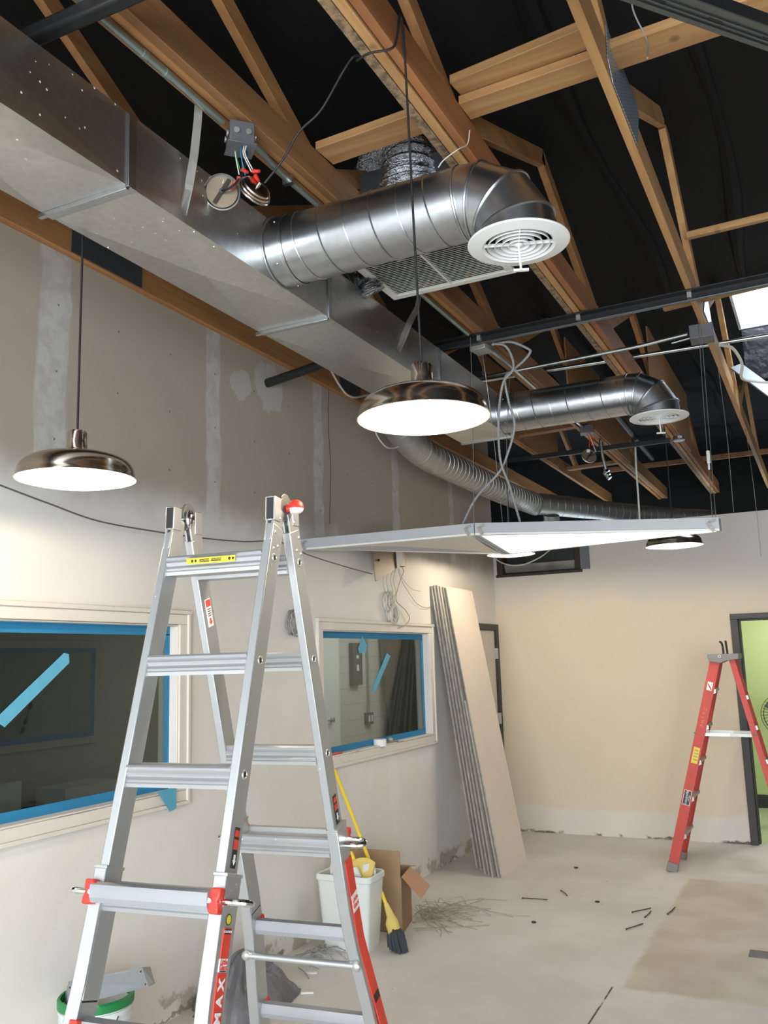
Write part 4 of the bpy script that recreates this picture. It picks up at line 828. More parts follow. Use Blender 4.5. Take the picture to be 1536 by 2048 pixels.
# ---------------------------------------------------------------- aluminium folding ladder
LO = V((-1.6107, 2.216, 2.2101)); yl = .0942; WR = .3727; S1 = .1746; DS = .305
ER = V((math.cos(yl), math.sin(yl), 0)); EF = V((math.sin(yl), -math.cos(yl), 0)); EZ = V((0,0,1))
lad = thing('folding_ladder', (LO.x, LO.y, 0), 'large bare aluminium folding ladder with red locks, standing as an A-frame in front', 'ladder')
def side(near):
    a = .2921 if near else .2979; sg = 1 if near else -1
    D = EF*math.sin(a)*sg-EZ*math.cos(a); Nn = EF*math.cos(a)*sg+EZ*math.sin(a)
    P = lambda e, s, f: LO+ER*e+D*s+Nn*f+EF*.03*sg
    ax = (ER, D, Nn); smax = lambda f=0: -P(0, 0, f).z/D.z
    SE = P(0,0,0).z/math.cos(a)
    hw = WR/2
    for sd in (-1, 1):
        e0 = sd*(hw-.0135)
        # inner rail: hollow box with a shallow channel outside
        r = MB().obox(P(e0, (.075+1.335)/2, 0), ax, (.0135, (1.335-.075)/2, .032)).build('inner_rail', M['alu'], lad, bevel=.003)
        MB().obox(P(e0, 1.336, 0), ax, (.0115, .003, .030)).build('rail_plug', M['black'], r)
        for k in range(3):
            s = S1+DS*k; b = MB(); b.ring(P(sd*(hw+.0005), s, 0), ER, .0105, .0028, 20); b.build('rung_eyelet', M['step_alu'], r)
            MB().cyl(P(sd*(hw-.001), s, 0), P(sd*(hw+.0006), s, 0), .009, n=16).build('rung_hole', M['black'], r)
        # outer rail: straight sleeve then flaring foot
        st_ = [1.03, 1.30, 1.42, 1.62, SE-.012]; off = [0, 0, .006, .028, .085]
        b = MB(); R = []
        for s, o in zip(st_, off):
            for (de, f) in ((-.019, -.037), (.019, -.037), (.019, .037), (-.019, .037)): R.append(P(sd*(hw-.0135+.006+o)+de, s, f))
        fs = [(0,1,2,3), (16,19,18,17)]
        for i in range(4):
            for k in range(4): fs.append((i*4+k, i*4+(k+1)%4, i*4+4+(k+1)%4, i*4+4+k))
        b.add(R, fs); o_ = b.build('outer_rail', M['alu'], lad, bevel=.003)
        MB().obox(P(sd*(hw-.0075+.085), SE-.012, 0), (ER, EF, EZ), (.024, .045, .014)).build('rubber_foot', M['black'], o_, bevel=.004)
        MB().obox(P(sd*(hw-.0075), 1.028, 0), ax, (.0205, .004, .0385)).build('sleeve_collar', M['step_alu'], o_, bevel=.001)
        # hinge: clevis plates, round disc, black capped block
        h = MB(); h.cyl(LO+ER*(sd*(hw-.004))+EZ*-.012, LO+ER*(sd*(hw-.004)-.014*sd)+EZ*-.012, .036, n=36)
        h.obox(P(sd*(hw-.0045), .075, .004), ax, (.0035, .055, .030)).obox(P(sd*(hw-.022), .075, .004), ax, (.0035, .055, .030))
        h.cyl(LO+ER*(sd*(hw-.010))-EF*.016+EZ*.004, LO+ER*(sd*(hw-.010)-.012*sd)-EF*.016+EZ*.004, .034, n=36)
        hg = h.build('hinge', M['step_alu'], lad, bevel=.002)
        blk = P(e0, .028, .022); bx = (ER, (D*.97-Nn*.24).normalized(), (Nn*.97+D*.24).normalized())
        MB().obox(blk, bx, (.0155, .036, .020)).build('hinge_block', M['alu'], hg, bevel=.002)
        MB().obox(blk+bx[2]*.0195, bx, (.0115, .032, .0015)).obox(blk-bx[1]*.0355, bx, (.013, .0012, .017)).build('block_cap', M['black_label'], hg)
        for (s, f) in ((.10, .018), (.135, -.008), (.15, .014), (.05, 0)): MB().ball(P(sd*hw-.001*sd, s, f), .0055, 8).build('rivet', M['step_alu'], hg)
    # rungs of the inner rails: D-profile with a lower lip, four of them
    prof = [(-.030,.024),(.030,.024),(.034,.019),(.028,.014),(.033,.004),(.028,-.006),(.034,-.014),(.031,-.020),(.034,-.024),(.031,-.034),(-.031,-.034),(-.034,-.024),(-.031,-.020),(-.034,-.014),(-.028,-.006),(-.033,.004),(-.028,.014),(-.034,.019)]
    e1 = hw-.026; rungs = []
    for k in range(4):
        s = S1+DS*k
        rungs.append(MB().prism([P(-e1, s, 0)+EF*sg*f+EZ*u for f, u in prof], ER*2*e1).build('rung', M['alu'], lad, angle=20))
    # rungs of the outer rails
    for k in range(3, 7):
        s = S1+DS*k; x = max(0, (s-1.30))*.10; f0 = .052 if k == 3 else 0.0
        if s > SE-.08: continue
        hh = e1+.012+x; c = P(0, s, f0)
        MB().prism([P(-hh, s, f0)+EF*sg*f+EZ*u for f, u in ((-.016,.022),(.016,.022),(.020,.010),(.020,-.008),(.014,-.022),(-.014,-.022),(-.020,-.008),(-.020,.010))], ER*2*hh).build('rung', M['rung_alu'], lad, angle=20)
        for sd in (-1, 1):
            if k > 3: MB().obox(P(sd*(hh-.012), s, .028), ax, (.012, .020, .012)).build('end_clip', M['red_plastic'], lad, bevel=.003)
    if not near:
        hh = hw+.012; MB().cyl(P(-hh, 1.475, -.044), P(hh, 1.475, -.044), .0115, n=14).build('brace_tube', M['alu'], lad)
        for sd in (-1, 1): MB().ball(P(sd*hh, 1.475, -.046), .017, 12, (1,.7,1)).build('brace_end', M['step_alu'], lad)
    # spring lock pins with red lock bodies
    for sd in (-1, 1):
        s = S1+DS*3; b = MB(); c = P(sd*(hw-.004), s, .048)
        b.prism([c+ER*x*sd-D*u+Nn*-.012 for x, u in ((-.020,.016),(-.006,.030),(.018,.030),(.017,.010),(.012,.001),(.017,-.014),(.017,-.030),(-.006,-.030),(-.016,-.016))], Nn*.026)
        lk = b.build('lock', M['red_plastic'], lad, bevel=.004)
        MB().cyl(c+Nn*.015-ER*sd*.008, c+Nn*.021-ER*sd*.008, .006, n=12).build('rivet', M['white_label'], lk)
        q = P(sd*(hw+.01), s, .035)
        MB().tube(curve_pts([q, q+ER*sd*.030, q+ER*sd*.052-Nn*.004, q+ER*sd*.064-Nn*.016, q+ER*sd*.060-Nn*.030, q+ER*sd*.036-Nn*.036, P(sd*(hw+.006), s, -.002)]), .0085, 10).build('lock_pin', M['chrome'], lk)
    return P, D, Nn, ax, rungs
PN, DN, NN, AXN, RN = side(True)
PF, DF, NF, AXF, RF = side(False)
hw = WR/2
# hinge knobs: red knob outside right, silver latch inside left
c = LO+ER*(hw+.022)+EZ*-.004+EF*-.018
k_ = MB().cyl(LO+ER*(hw-.004)+EZ*-.012, c, .012, n=14).lathe([(0,.021),(.012,.019),(.021,.011),(.0245,.0),(.0245,-.006),(0,-.006)], c, n=28).build('hinge_knob', M['red_plastic'], lad)
MB().lathe([(0,-.0062),(.024,-.0062),(.022,-.013),(.015,-.020),(0,-.023)], c, n=28).build('knob_base', M['white_label'], k_)
c = LO+ER*(-hw+.034)+EZ*-.014
MB().cyl(LO+ER*(-hw)+EZ*-.012, c, .015, n=14).ball(c, .026, 16, (.45,.7,1.15)).build('hinge_knob', M['chrome'], lad)
# labels
def label(P, Ax, e, s0, s1, f0, f1, mk, nm='label', ej=.0012):
    c = P(e, (s0+s1)/2, (f0+f1)/2); return MB().obox(c, Ax, (ej, abs(s1-s0)/2, abs(f1-f0)/2)).build(nm, M[mk], lad)
rr = RN[0]; q = PN(0, S1, 0)+EF*.0345+EZ*.004
MB().obox(q+ER*-.005, (ER, EZ, EF), (.082, .0085, .0012)).build('caution_label', M['yellow_label'], rr)
MB().obox(q+ER*-.026+EF*.001, (ER, EZ, EF), (.016, .0045, .0008)).obox(q+ER*.014+EF*.001, (ER, EZ, EF), (.017, .0045, .0008)).build('caution_panel', M['black_label'], rr)
text('caution_text', 'CAUTION', M['yellow_label'], rr, q+ER*-.026+EF*.0021, ER, EZ, .0075)
text('caution_text', 'CAUTION', M['yellow_label'], rr, q+ER*.014+EF*.0021, ER, EZ, .0075)
for e in (-.068, .058): MB().ball(q+ER*e+EF*.001, .005, 8, (1,.3,1)).ball(q+ER*(e+.012)+EF*.001, .0045, 8, (1,.3,1)).build('caution_mark', M['black_label'], rr)
# near right outer rail: instructions, maker's block, big MAX lettering
label(PN, AXN, hw+.0005, .915, 1.012, .010, -.014, 'black_label'); label(PN, AXN, hw+.0012, .922, .938, .008, -.012, 'red_label'); label(PN, AXN, hw+.0012, .944, .968, .008, -.012, 'red_label')
b = MB(); c = PN(hw+.0025, .992, -.002)
b.prism([c+NN*f-DN*u for f, u in ((-.004,.012),(.004,.012),(.004,-.001),(.008,-.001),(0,-.013),(-.008,-.001),(-.004,-.001))], ER*.0006); b.build('arrow_mark', M['white_label'], lad)
ex = hw-.0075+.019
eo = lambda s: ex+max(0, s-1.30)*.12*(.35 if s < 1.5 else .8)
MB().lathe([(0,0),(.0125,0),(.0125,.0012),(0,.0012)], PN(eo(1.128), 1.128, .002), ER, 28).build('round_badge', M['yellow_label'], lad)
MB().lathe([(.0105,0),(.0125,0),(.0125,.0016),(.0105,.0016)], PN(eo(1.128), 1.128, .002), ER, 28, closed=True).build('badge_ring', M['black_label'], lad)
label(PN, AXN, eo(1.18)+.001, 1.146, 1.212, .018, -.018, 'red_label'); label(PN, AXN, eo(1.15)+.0018, 1.149, 1.160, .014, -.014, 'black_label')
text('caution_text', 'CAUTION', M['white_label'], lad, PN(eo(1.15)+.0032, 1.1545, 0), -NN, -DN, .008)
label(PN, AXN, eo(1.22)+.001, 1.213, 1.242, .018, -.018, 'white_label')
text('maker_name', 'Little', M['red_label'], lad, PN(eo(1.22)+.0024, 1.2205, 0), -NN, -DN, .016, bold=.0004)
text('maker_name', 'Giant', M['red_label'], lad, PN(eo(1.22)+.0024, 1.232, 0), -NN, -DN, .016, bold=.0004)
label(PN, AXN, eo(1.23)+.002, 1.2385, 1.241, .014, -.014, 'black_label')
a0, a1 = PN(eo(1.24)+.0006, 1.243, 0), PN(eo(1.29)+.0012, 1.30, 0); dm = (a1-a0).normalized(); nm_ = NN
MB().obox((a0+a1)/2, (dm.cross(nm_), dm, nm_), (.0016, (a1-a0).length/2, .020)).build('red_stripe', M['red_label'], lad)
b0_, b1_ = PN(eo(1.30)+.0012, 1.30, 0), PN(eo(1.49)+.003, 1.49, 0); MB().obox((b0_+b1_)/2, (dm.cross(nm_), (b1_-b0_).normalized(), nm_), (.0016, (b1_-b0_).length/2, .020)).build('red_stripe', M['red_label'], lad)
for ch, s in (('X', 1.268), ('A', 1.303), ('M', 1.339)):
    text('max_letter', ch, M['white_label'], lad, PN(eo(s)+.0046, s, 0), -dm, NN, .035, bold=.0014)
# far section stickers
label(PF, AXF, -hw+.0270, .27, .36, .016, -.014, 'white_label', 'warning_label'); label(PF, AXF, -hw+.0278, .273, .295, .014, -.012, 'red_label'); 
b = MB(); c = PF(-hw+.0288, .343, .001)
b.prism([c+NF*f-DF*u for f, u in ((-.004,.010),(.004,.010),(.004,0),(.010,0),(0,-.011),(-.010,0),(-.004,0))], ER*.0006); b.build('arrow_mark', M['red_label'], lad)
for s in (.302, .309, .316, .323): label(PF, AXF, -hw+.0284, s, s+.0025, .010, -.008, 'black_label', ej=.0004)
label(PF, AXF, hw+.0005, .925, 1.017, .012, -.012, 'black_label'); label(PF, AXF, hw+.0012, .931, .947, .010, -.010, 'red_label'); label(PF, AXF, hw+.0012, .953, .972, .010, -.010, 'red_label')
b = MB(); c = PF(hw+.0022, .995, 0)
b.prism([c+NF*f-DF*u for f, u in ((-.004,.012),(.004,.012),(.004,-.001),(.008,-.001),(0,-.013),(-.008,-.001),(-.004,-.001))], ER*.0006); b.build('arrow_mark', M['white_label'], lad)
a0, a1 = PF(ex+.001, 1.14, .008), PF(ex+.005, 1.42, .008); dm2 = (a1-a0).normalized()
MB().obox((a0+a1)/2, (dm2.cross(NF), dm2, NF), (.0016, (a1-a0).length/2, .024)).build('red_stripe', M['red_label'], lad)
a2, a3 = PF(ex+.005, 1.42, .008), PF(ex+.032, 1.63, .008); dm3 = (a3-a2).normalized()
MB().obox((a2+a3)/2, (dm3.cross(NF), dm3, NF), (.0016, (a3-a2).length/2, .024)).build('red_stripe', M['red_label'], lad)
a4, a5 = a3, PF(ex+.078, 2.0, .008); dm4 = (a5-a4).normalized()
MB().obox((a4+a5)/2, (dm4.cross(NF), dm4, NF), (.0016, (a5-a4).length/2, .024)).build('red_stripe', M['red_label'], lad)
c = a0+dm2*.145
MB().obox(c+ER*.0015, (ER, dm2, NF), (.0014, .028, .022)).build('maker_label', M['white_label'], lad)
text('maker_name', 'Little', M['red_label'], lad, c+ER*.0032-dm2*.010, -NF*-1, -dm2, .020, bold=.0004); text('maker_name', 'Giant', M['red_label'], lad, c+ER*.0032+dm2*.010, NF, -dm2, .020, bold=.0004)
for q in (a3+dm4*-.02, a4+dm4*.15): MB().obox(q+ER*.0025, (ER, dm4, NF), (.0014, .012, .018)).build('stripe_label', M['black_label'], lad)

# ---------------------------------------------------------------- red fibreglass stepladder
sl = thing('stepladder', (-.9, 7.95, 0), 'red fibreglass stepladder beside the door to the green room', 'ladder')
FN, FT = V((-1.335,7.745,0)), V((-.872,7.868,1.675)); GN, GT = V((-1.335,8.235,0)), V((-.872,8.112,1.675))
def channel(p, q, nm, wd, dp, out, name='rail'):
    """U-channel: web faces `out`, flanges point inwards"""
    p, q = V(p), V(q); d = (q-p).normalized(); o = (V(out)-d*d.dot(V(out))).normalized(); s = d.cross(o).normalized(); c = (p+q)/2; L = (q-p).length/2
    b = MB(); b.obox(c, (s, d, o), (wd/2, L, .002)); b.obox(c+s*(wd/2-.002)-o*dp/2, (s, d, o), (.002, L, dp/2)); b.obox(c-s*(wd/2-.002)-o*dp/2, (s, d, o), (.002, L, dp/2))
    return b.build(name, M['red_fiber'], sl, bevel=.001), d, o, s
r1, d1, o1, s1_ = channel(FN, FT, 0, .078, .032, (0,-1,0)); r2, d2_, o2, s2_2 = channel(GN, GT, 0, .078, .032, (0,1,0))
RN_, RT = V((-.405,7.80,0)), V((-.748,7.868,1.67)); QN, QT = V((-.405,8.18,0)), V((-.748,8.112,1.67))
r3, d3, o3, s3 = channel(RN_, RT, 0, .045, .028, (0,-1,0), 'rear_rail'); r4, d4_, o4, s4 = channel(QN, QT, 0, .045, .028, (0,1,0), 'rear_rail')
for p, d, s, r_ in ((FN, d1, s1_, r1), (GN, d2_, s2_2, r2)): MB().obox(p+d*.035, (s, d, V((0,1,0))), (.043,.035,.020)).build('foot', M['grey_plastic'], r_, bevel=.004)
for p, d, s, r_ in ((RN_, d3, s3, r3), (QN, d4_, s4, r4)): MB().obox(p+d*.03, (s, d, V((0,1,0))), (.028,.03,.020)).build('foot', M['grey_plastic'], r_, bevel=.004)
for k, z in enumerate((.29, .58, .865, 1.143, 1.43)):
    a = FN+(FT-FN)*(z/1.675); c_ = GN+(GT-GN)*(z/1.675)
    b = MB(); b.box(a.x-.028, a.x+.048, a.y+.004, c_.y-.004, z-.004, z+.002).box(a.x-.028, a.x-.024, a.y+.004, c_.y-.004, z-.03, z).box(a.x+.044, a.x+.048, a.y+.004, c_.y-.004, z-.022, z)
    b.build('step', M['step_alu'], sl, bevel=.001)
    MB().prism([(a.x-.02,a.y+.003,z-.002),(a.x+.05,a.y+.003,z-.002),(a.x+.052,a.y+.003,z-.030),(a.x-.0,a.y+.003,z-.055)], (0,.004,0)).build('step_bracket', M['step_alu'], sl)
for z in (.42, .86, 1.12, 1.36):
    a = RN_+(RT-RN_)*(z/1.67); c_ = QN+(QT-QN)*(z/1.67)
    MB().obox((a+c_)/2, (V((1,0,0)), V((0,1,0)), V((0,0,1))), (.010, (c_-a).length/2, .012)).obox(a+V((.024,.02,0)), (V((1,0,.3)), V((0,1,0)), V((-.3,0,1))), (.016,.018,.018)).build('rear_rung', M['step_alu'], sl, bevel=.003)
MB().box(-.93,-.69,7.835,8.145,1.672,1.712).prism([(-.925,7.834,1.674),(-.925,7.834,1.655),(-.83,7.834,1.638),(-.80,7.834,1.655),(-.69,7.834,1.668),(-.69,7.834,1.674)], (0,.312,0)).build('top_cap', M['grey_plastic'], sl, bevel=.006)
MB().ring((-.835,7.832,1.693), (0,1,0), .010, .003, 16).build('cap_hook_mark', M['grille_white'], sl)
a = FN+(FT-FN)*(1.06/1.675); c_ = RN_+(RT-RN_)*(1.06/1.67)
for yy in (.008, .30):
    b = MB(); m1 = (a+c_)/2+V((.02,yy+.02,.004)); b.bar(a+V((0,yy,.01)), m1, .004, .024).bar(m1, c_+V((0,yy,0)), .004, .024); b.build('spreader', M['step_alu'], sl)
for p in (a+V((-.035,-.003,.0)), a+V((-.035,-.003,.022)), c_+V((-.005,-.003,.01)), c_+V((.008,-.003,.01))): MB().ball(p, .008, 10, (1,.5,1)).build('rivet', M['grey_plastic'], sl)
def sticker(t0, wd, ht, mk, off=.0):
    p = FN+(FT-FN)*t0; c = p+o1*.0026+s1_*off; global stk; stk = MB().obox(c, (s1_, d1, o1), (wd/2, ht/2, .0008)).build('sticker', M[mk], sl); return c+o1*.0012
right = s1_ if s1_.x > 0 else -s1_
c = sticker(.868, .042, .07, 'white_label'); MB().obox(c-d1*.004, ((right*.8+d1*.6).normalized(), (d1*.8-right*.6).normalized(), o1), (.005,.026,.0006)).build('sticker_mark', M['red_fiber'], stk)
c = sticker(.540, .050, .13, 'yellow_label')
for k in range(4): MB().obox(c+d1*(.04-.025*k)+right*.004*(k%2), (right, d1, o1), (.016,.005,.0005)).build('sticker_mark', M['wire_tan'], stk)
c = sticker(.342, .058, .118, 'white_label'); MB().obox(c, (right, d1, o1), (.0255,.055,.0006)).build('sticker_panel', M['black_label'], stk)
text('maker_name', 'Louisville', M['white_label'], stk, c+o1*.0014-right*.004, d1, -right, .030, shear=.3); text('maker_name', 'LADDER', M['white_label'], stk, c+o1*.0014+right*.016, d1, -right, .012)
p = FN+(FT-FN)*.715
for k, ch in enumerate('AMERC'): text('scrawl', ch, M['scrawl'], sl, p+o1*.003+d1*(-.06+.034*k)+right*.006*math.sin(k*2), d1, -right, .036)
tl = thing('pliers', (-.80,7.95,1.712), 'black-handled pliers stuck upright in the top of the red stepladder', 'pliers')
MB().tube(curve_pts([(-.815,7.95,1.69),(-.815,7.95,1.76),(-.822,7.95,1.80),(-.838,7.95,1.815)]), .0085, 8).build('handle', M['black'], tl)
MB().tube(curve_pts([(-.782,7.95,1.69),(-.786,7.95,1.76),(-.790,7.95,1.82)]), .0085, 8).build('handle', M['black'], tl)

# ---------------------------------------------------------------- drywall sheets leaning in the corner
sheets = [((-2.545,7.105),(-2.525,7.70),(-3.03,7.36),2.43,'front sheet of the leaning drywall, its whole pale face showing'),
          ((-2.622,7.11),(-2.602,7.70),(-3.053,7.355),2.425,'second sheet of the leaning drywall, just behind the front one'),
          ((-2.675,7.17),(-2.655,7.76),(-3.075,7.33),2.42,'third sheet of the leaning drywall from the front'),
          ((-2.72,7.20),(-2.70,7.79),(-3.092,7.31),2.42,'fourth sheet of the leaning drywall from the front'),
          ((-2.79,7.30),(-2.77,7.89),(-3.112,7.29),2.41,'fifth sheet of the leaning drywall, last but one towards the wall'),
          ((-2.85,7.36),(-2.83,7.95),(-3.132,7.27),2.40,'rearmost sheet of the leaning drywall, against the wall')]
def sheet(b0, b1, tp, L, label, th=.0125):
    b0 = V((*b0, 0)); b1 = V((*b1, 0)); z = math.sqrt(L*L-(tp[0]-b0.x)**2-(tp[1]-b0.y)**2); tp = V((tp[0], tp[1], z))
    u = b1-b0; wdt = u.length; u.normalize(); d = (tp-b0); d = (d-u*d.dot(u)*.0); dl = d.normalized(); n = u.cross(dl).normalized()
    if n.x < 0: n = -n
    t = thing('drywall_sheet', tuple((b0+b1)/2), label, 'drywall sheet', 'drywall sheets leaning in the corner')
    q = [b0, b1, b1+d, b0+d]
    lift = V((0,0,.0008)); q = [p+lift for p in q]
    MB().prism([p-n*th for p in q], n*(th-.0012)).build('gypsum_core', M['gyp_edge'], t, smooth=False)
    MB().prism([p-n*.0011 for p in q], n*.0011).build('paper_face', M['gyp_face'], t, smooth=False)
    return t, n, d, u
for s in sheets: sheet(*s)
sheet((-2.569,7.10), (-2.549,7.675), (-2.850,7.245), 1.42, 'short drywall offcut wedged between the front sheets', .012)

# ---------------------------------------------------------------- masking tape on the windows
GX = XW-.0495
def tape_border(n, Y0, Y1, label):
    t = thing('tape_border', (GX, (Y0+Y1)/2, WZ[0]), label, 'masking tape', 'blue tape borders on the window glass'); z0, z1 = WZ; r = random.Random(n)
    for (a, b_, c, d) in ((Y0, Y1, z1-.055, z1-.002), (Y0, Y1, z0+.004, z0+.055), (Y1-.05, Y1-.002, z0+.05, z1-.05), (Y0+.002, Y0+.05, z0+.05, z1-.05)):
        MB().box(GX-.0006, GX+.0006, a+.002, b_-.002, c, d).build('tape_strip', M['tape'], t, smooth=False)
tape_border(1, *W1, 'blue masking tape round the edge of the nearer window glass'); tape_border(2, *W2, 'blue masking tape round the edge of the far window glass')
def tstrip(pts, label, mk='tape_pale'):
    return tag(MB().prism(pts, (.0012,0,0)).build('tape_strip', M[mk], loc=tuple(V(pts[0]))), label, 'masking tape')
tstrip([(GX+.001,2.765,1.508),(GX+.001,2.73,1.53),(GX+.001,2.74,1.565),(GX+.001,3.085,1.82),(GX+.001,3.115,1.815),(GX+.001,3.12,1.775)], 'slanting strip of blue tape across the nearer window')
tstrip([(GX+.001,6.20,1.50),(GX+.001,6.265,1.52),(GX+.001,6.30,1.555),(GX+.001,6.535,1.775),(GX+.001,6.47,1.80),(GX+.001,6.215,1.55)], 'slanting strip of blue tape across the far window')
tstrip([(GX+.002,6.06,1.93),(GX+.002,5.985,1.84),(GX+.002,6.0,1.80),(GX+.002,6.11,1.81),(GX+.002,6.125,1.86)], 'short blue tape tail hanging from the top of the far window')
tstrip([(XW+.028,3.66,1.12),(XW+.028,3.80,1.13),(XW+.03,3.80,1.02),(XW+.03,3.75,1.01)], 'loose blue tape corner folded over the nearer window sill')
wx = XW-.026
t = thing('tape_roll', (wx+.02,6.22,1.10), 'white roll of tape on the far window sill', 'tape roll')
MB().lathe([(.036,0),(.050,0),(.050,.052),(.036,.052)], (wx+.02,6.22,1.10), n=36, closed=True).build('roll', M['white_label'], t); MB().lathe([(.034,.002),(.037,.002),(.037,.05),(.034,.05)], (wx+.02,6.22,1.10), n=30, closed=True).build('core', M['card_in'], t)
t = thing('hand_tool', (wx+.02,6.42,1.10), 'small grey hand tool lying right of the tape roll on the sill', 'tool')
MB().bar((wx+.02,6.33,1.115), (wx+.03,6.50,1.110), .035, .022).build('body', M['grey_plastic'], t, bevel=.006); MB().ball((wx+.03,6.38,1.135), .022, 12, (1,1.3,.7)).build('grip', M['step_alu'], t); MB().bar((wx+.03,6.48,1.11), (wx+.045,6.56,1.108), .02, .006).build('blade', M['step_alu'], t)
t = thing('utility_knife', (wx+.02,5.50,1.10), 'orange tool handle on the sill, at the left end of the far window', 'tool')
MB().bar((wx+.03,5.43,1.112), (wx+.03,5.60,1.112), .028, .022).build('handle', M['red_plastic'], t, bevel=.006); MB().cyl((wx+.03,5.57,1.1225), (wx+.03,5.57,1.125), .007, n=12).build('hole', M['black'], t)
tag(MB().prism([(wx+.01,5.62,1.101),(wx+.04,5.85,1.101),(wx+.05,5.83,1.101),(wx+.03,5.60,1.101)], (0,0,.006)).build('paint_stirrer', M['card_in'], loc=(wx+.03,5.7,1.10)), 'thin wooden stick on the far window sill', 'stick')
tag(MB().prism([(XW+.01,2.98,1.101),(XW+.012,3.28,1.101),(XW+.019,3.22,1.101),(XW+.019,3.02,1.101)], (0,0,.004)).build('paint_scrap', M['rust'], loc=(XW+.01,3.1,1.10)), 'dark flake of debris on the nearer window sill', 'debris')

# ---------------------------------------------------------------- rubbish corner under the far window
bn = thing('waste_bin', (-2.85,5.19,0), 'tall white plastic waste bin full of rubbish', 'waste bin')
bot = [(-2.995,5.06),(-2.690,5.055),(-2.705,5.255),(-2.985,5.26)]; top = [(-3.03,5.025),(-2.648,5.02),(-2.665,5.275),(-3.02,5.28)]
def rr_loop(q, z, k=.14, n=5):
    out = []
    for i in range(4):
        p, a, c = V((*q[i], z)), V((*q[i-1], z)), V((*q[(i+1)%4], z)); s, e = p+(a-p)*k, p+(c-p)*k
        for j in range(n): t = j/(n-1); out.append(s*(1-t)**2+p*2*t*(1-t)+e*t*t)
    return out
def loft(loops, caps=(True, False)):
    b = MB(); n = len(loops[0]); 
    fs = [(i*n+k, i*n+(k+1)%n, (i+1)*n+(k+1)%n, (i+1)*n+k) for i in range(len(loops)-1) for k in range(n)]
    if caps[0]: fs.append(tuple(range(n))[::-1])
    if caps[1]: fs.append(tuple((len(loops)-1)*n+k for k in range(n)))
    return b.add([p for l in loops for p in l], fs)
mixq = lambda t, g=0: [((a[0]*(1-t)+c[0]*t-(-2.845))*(1+g)-2.845, (a[1]*(1-t)+c[1]*t-5.155)*(1+g)+5.155) for a, c in zip(bot, top)]
loft([rr_loop(mixq(0), .004), rr_loop(mixq(.05), .0), rr_loop(mixq(.1), .012), rr_loop(mixq(.93), .41), rr_loop(mixq(.93,-.03), .41), rr_loop(mixq(.1,-.03), .03)], (True, True)).build('body', M['bin'], bn)
loft([rr_loop(mixq(.93,.0), .405), rr_loop(mixq(1,.035), .41), rr_loop(mixq(1,.035), .438), rr_loop(mixq(1,.0), .445), rr_loop(mixq(1,-.05), .44), rr_loop(mixq(.93,-.05), .408)], (False, False)).build('rim', M['bin'], bn)
t = thing('dustpan', (-2.80,5.20,.42), 'pale yellow dustpan stuck in the white bin', 'dustpan')
b = MB(); P_ = []
for i in range(9):
    for j in range(5):
        u, v_ = i/8, j/4; P_.append(V((-2.875+.20*u, 5.10+.06*v_+.02*math.sin(math.pi*u), .40+.115*v_*(1-.25*(2*u-1)**2)+.02*u)))
b.add(P_, [(i*5+j, i*5+j+1, (i+1)*5+j+1, (i+1)*5+j) for i in range(8) for j in range(4)]); b.add([p+V((.0,.006,-.002)) for p in P_], [(i*5+j, (i+1)*5+j, (i+1)*5+j+1, i*5+j+1) for i in range(8) for j in range(4)])
b.build('pan', M['pale_yellow'], t); MB().obox((-2.865,5.16,.505), ((1,0,.4),(0,1,0),(-.4,0,1)), (.020,.015,.065)).obox((-2.835,5.16,.535), ((1,0,.5),(0,1,0),(-.5,0,1)), (.012,.012,.030)).build('handle', M['yellow'], t, bevel=.01)
rp = random.Random(4)
for k, (x, y, z) in enumerate(((-2.93,5.10,.47),(-2.72,5.16,.43),(-2.80,5.09,.43),(-2.90,5.20,.44))):
    b = MB(); n = 6; vs = [V((x+.05*math.cos(2*math.pi*i/n)*rp.uniform(.6,1.1), y+.03*rp.uniform(-1,1), z+.075*math.sin(2*math.pi*i/n)*rp.uniform(.6,1.2))) for i in range(n)]
    b.prism(vs, (.004,.012,.0)); tag(b.build('paper_scrap', M['paper'], loc=(x,y,z)), ('large white scrap sticking up at the left inside the bin','small white scrap at the right inside the bin','white scrap in front of the dustpan in the bin','crumpled white scrap at the back of the bin')[k], 'scrap', 'scraps in the white bin')
br = thing('broom', (-2.53,5.17,0), 'yellow broom with dark bristles leaning on the left wall behind the bin', 'broom')
H0, H1 = V((-2.625,5.232,.205)), V((-3.134,5.49,1.0)); dh = (H1-H0).normalized()
MB().cyl(H0-dh*.02, H1+dh*.02, .0115, n=14).build('handle', M['yellow'], br)
q0, q1 = H0, V((-2.555,5.165,.105)); b = MB()
b.tube([q0+dh*.05, q0+dh*.02, q0-dh*.03, q0*.45+q1*.55, q1], [.014,.019,.026,.042,.040], 16); cap_ = b.build('cap', M['pale_yellow'], br)
b = MB(); ctr = V((-2.545,5.16,.02)); e1_ = [(-2.585,5.185,.145),(-2.522,5.145,.128)]; 
for i in range(70):
    u, w2 = rp.random(), rp.uniform(-1,1); s = V(e1_[0])*(1-u)+V(e1_[1])*u+V((.012*w2,.022*w2,0)); f = V((-2.585+.10*u+.012*w2, 5.175-.03*u+.03*w2, .004+.055*max(0,(1-u)-.6)))
    b.tube([s, s*.5+f*.5+V((.004*w2,.004*w2,0)), f], [.007,.0075,.005], 5)
b.prism([(-2.592,5.168,.135),(-2.515,5.135,.12),(-2.49,5.135,.012),(-2.575,5.16,.02)], (.02,.035,0))
b.build('bristles', M['bristle'], br)
bx = thing('cardboard_box', (-2.86,5.63,0), 'open brown cardboard box behind the white bin', 'box')
F0, F1, B1_, B0 = V((-3.06,5.49,0)), V((-2.662,5.495,0)), V((-2.735,5.80,0)), V((-3.10,5.79,0)); hz = V((0,0,.345)); th_ = .004
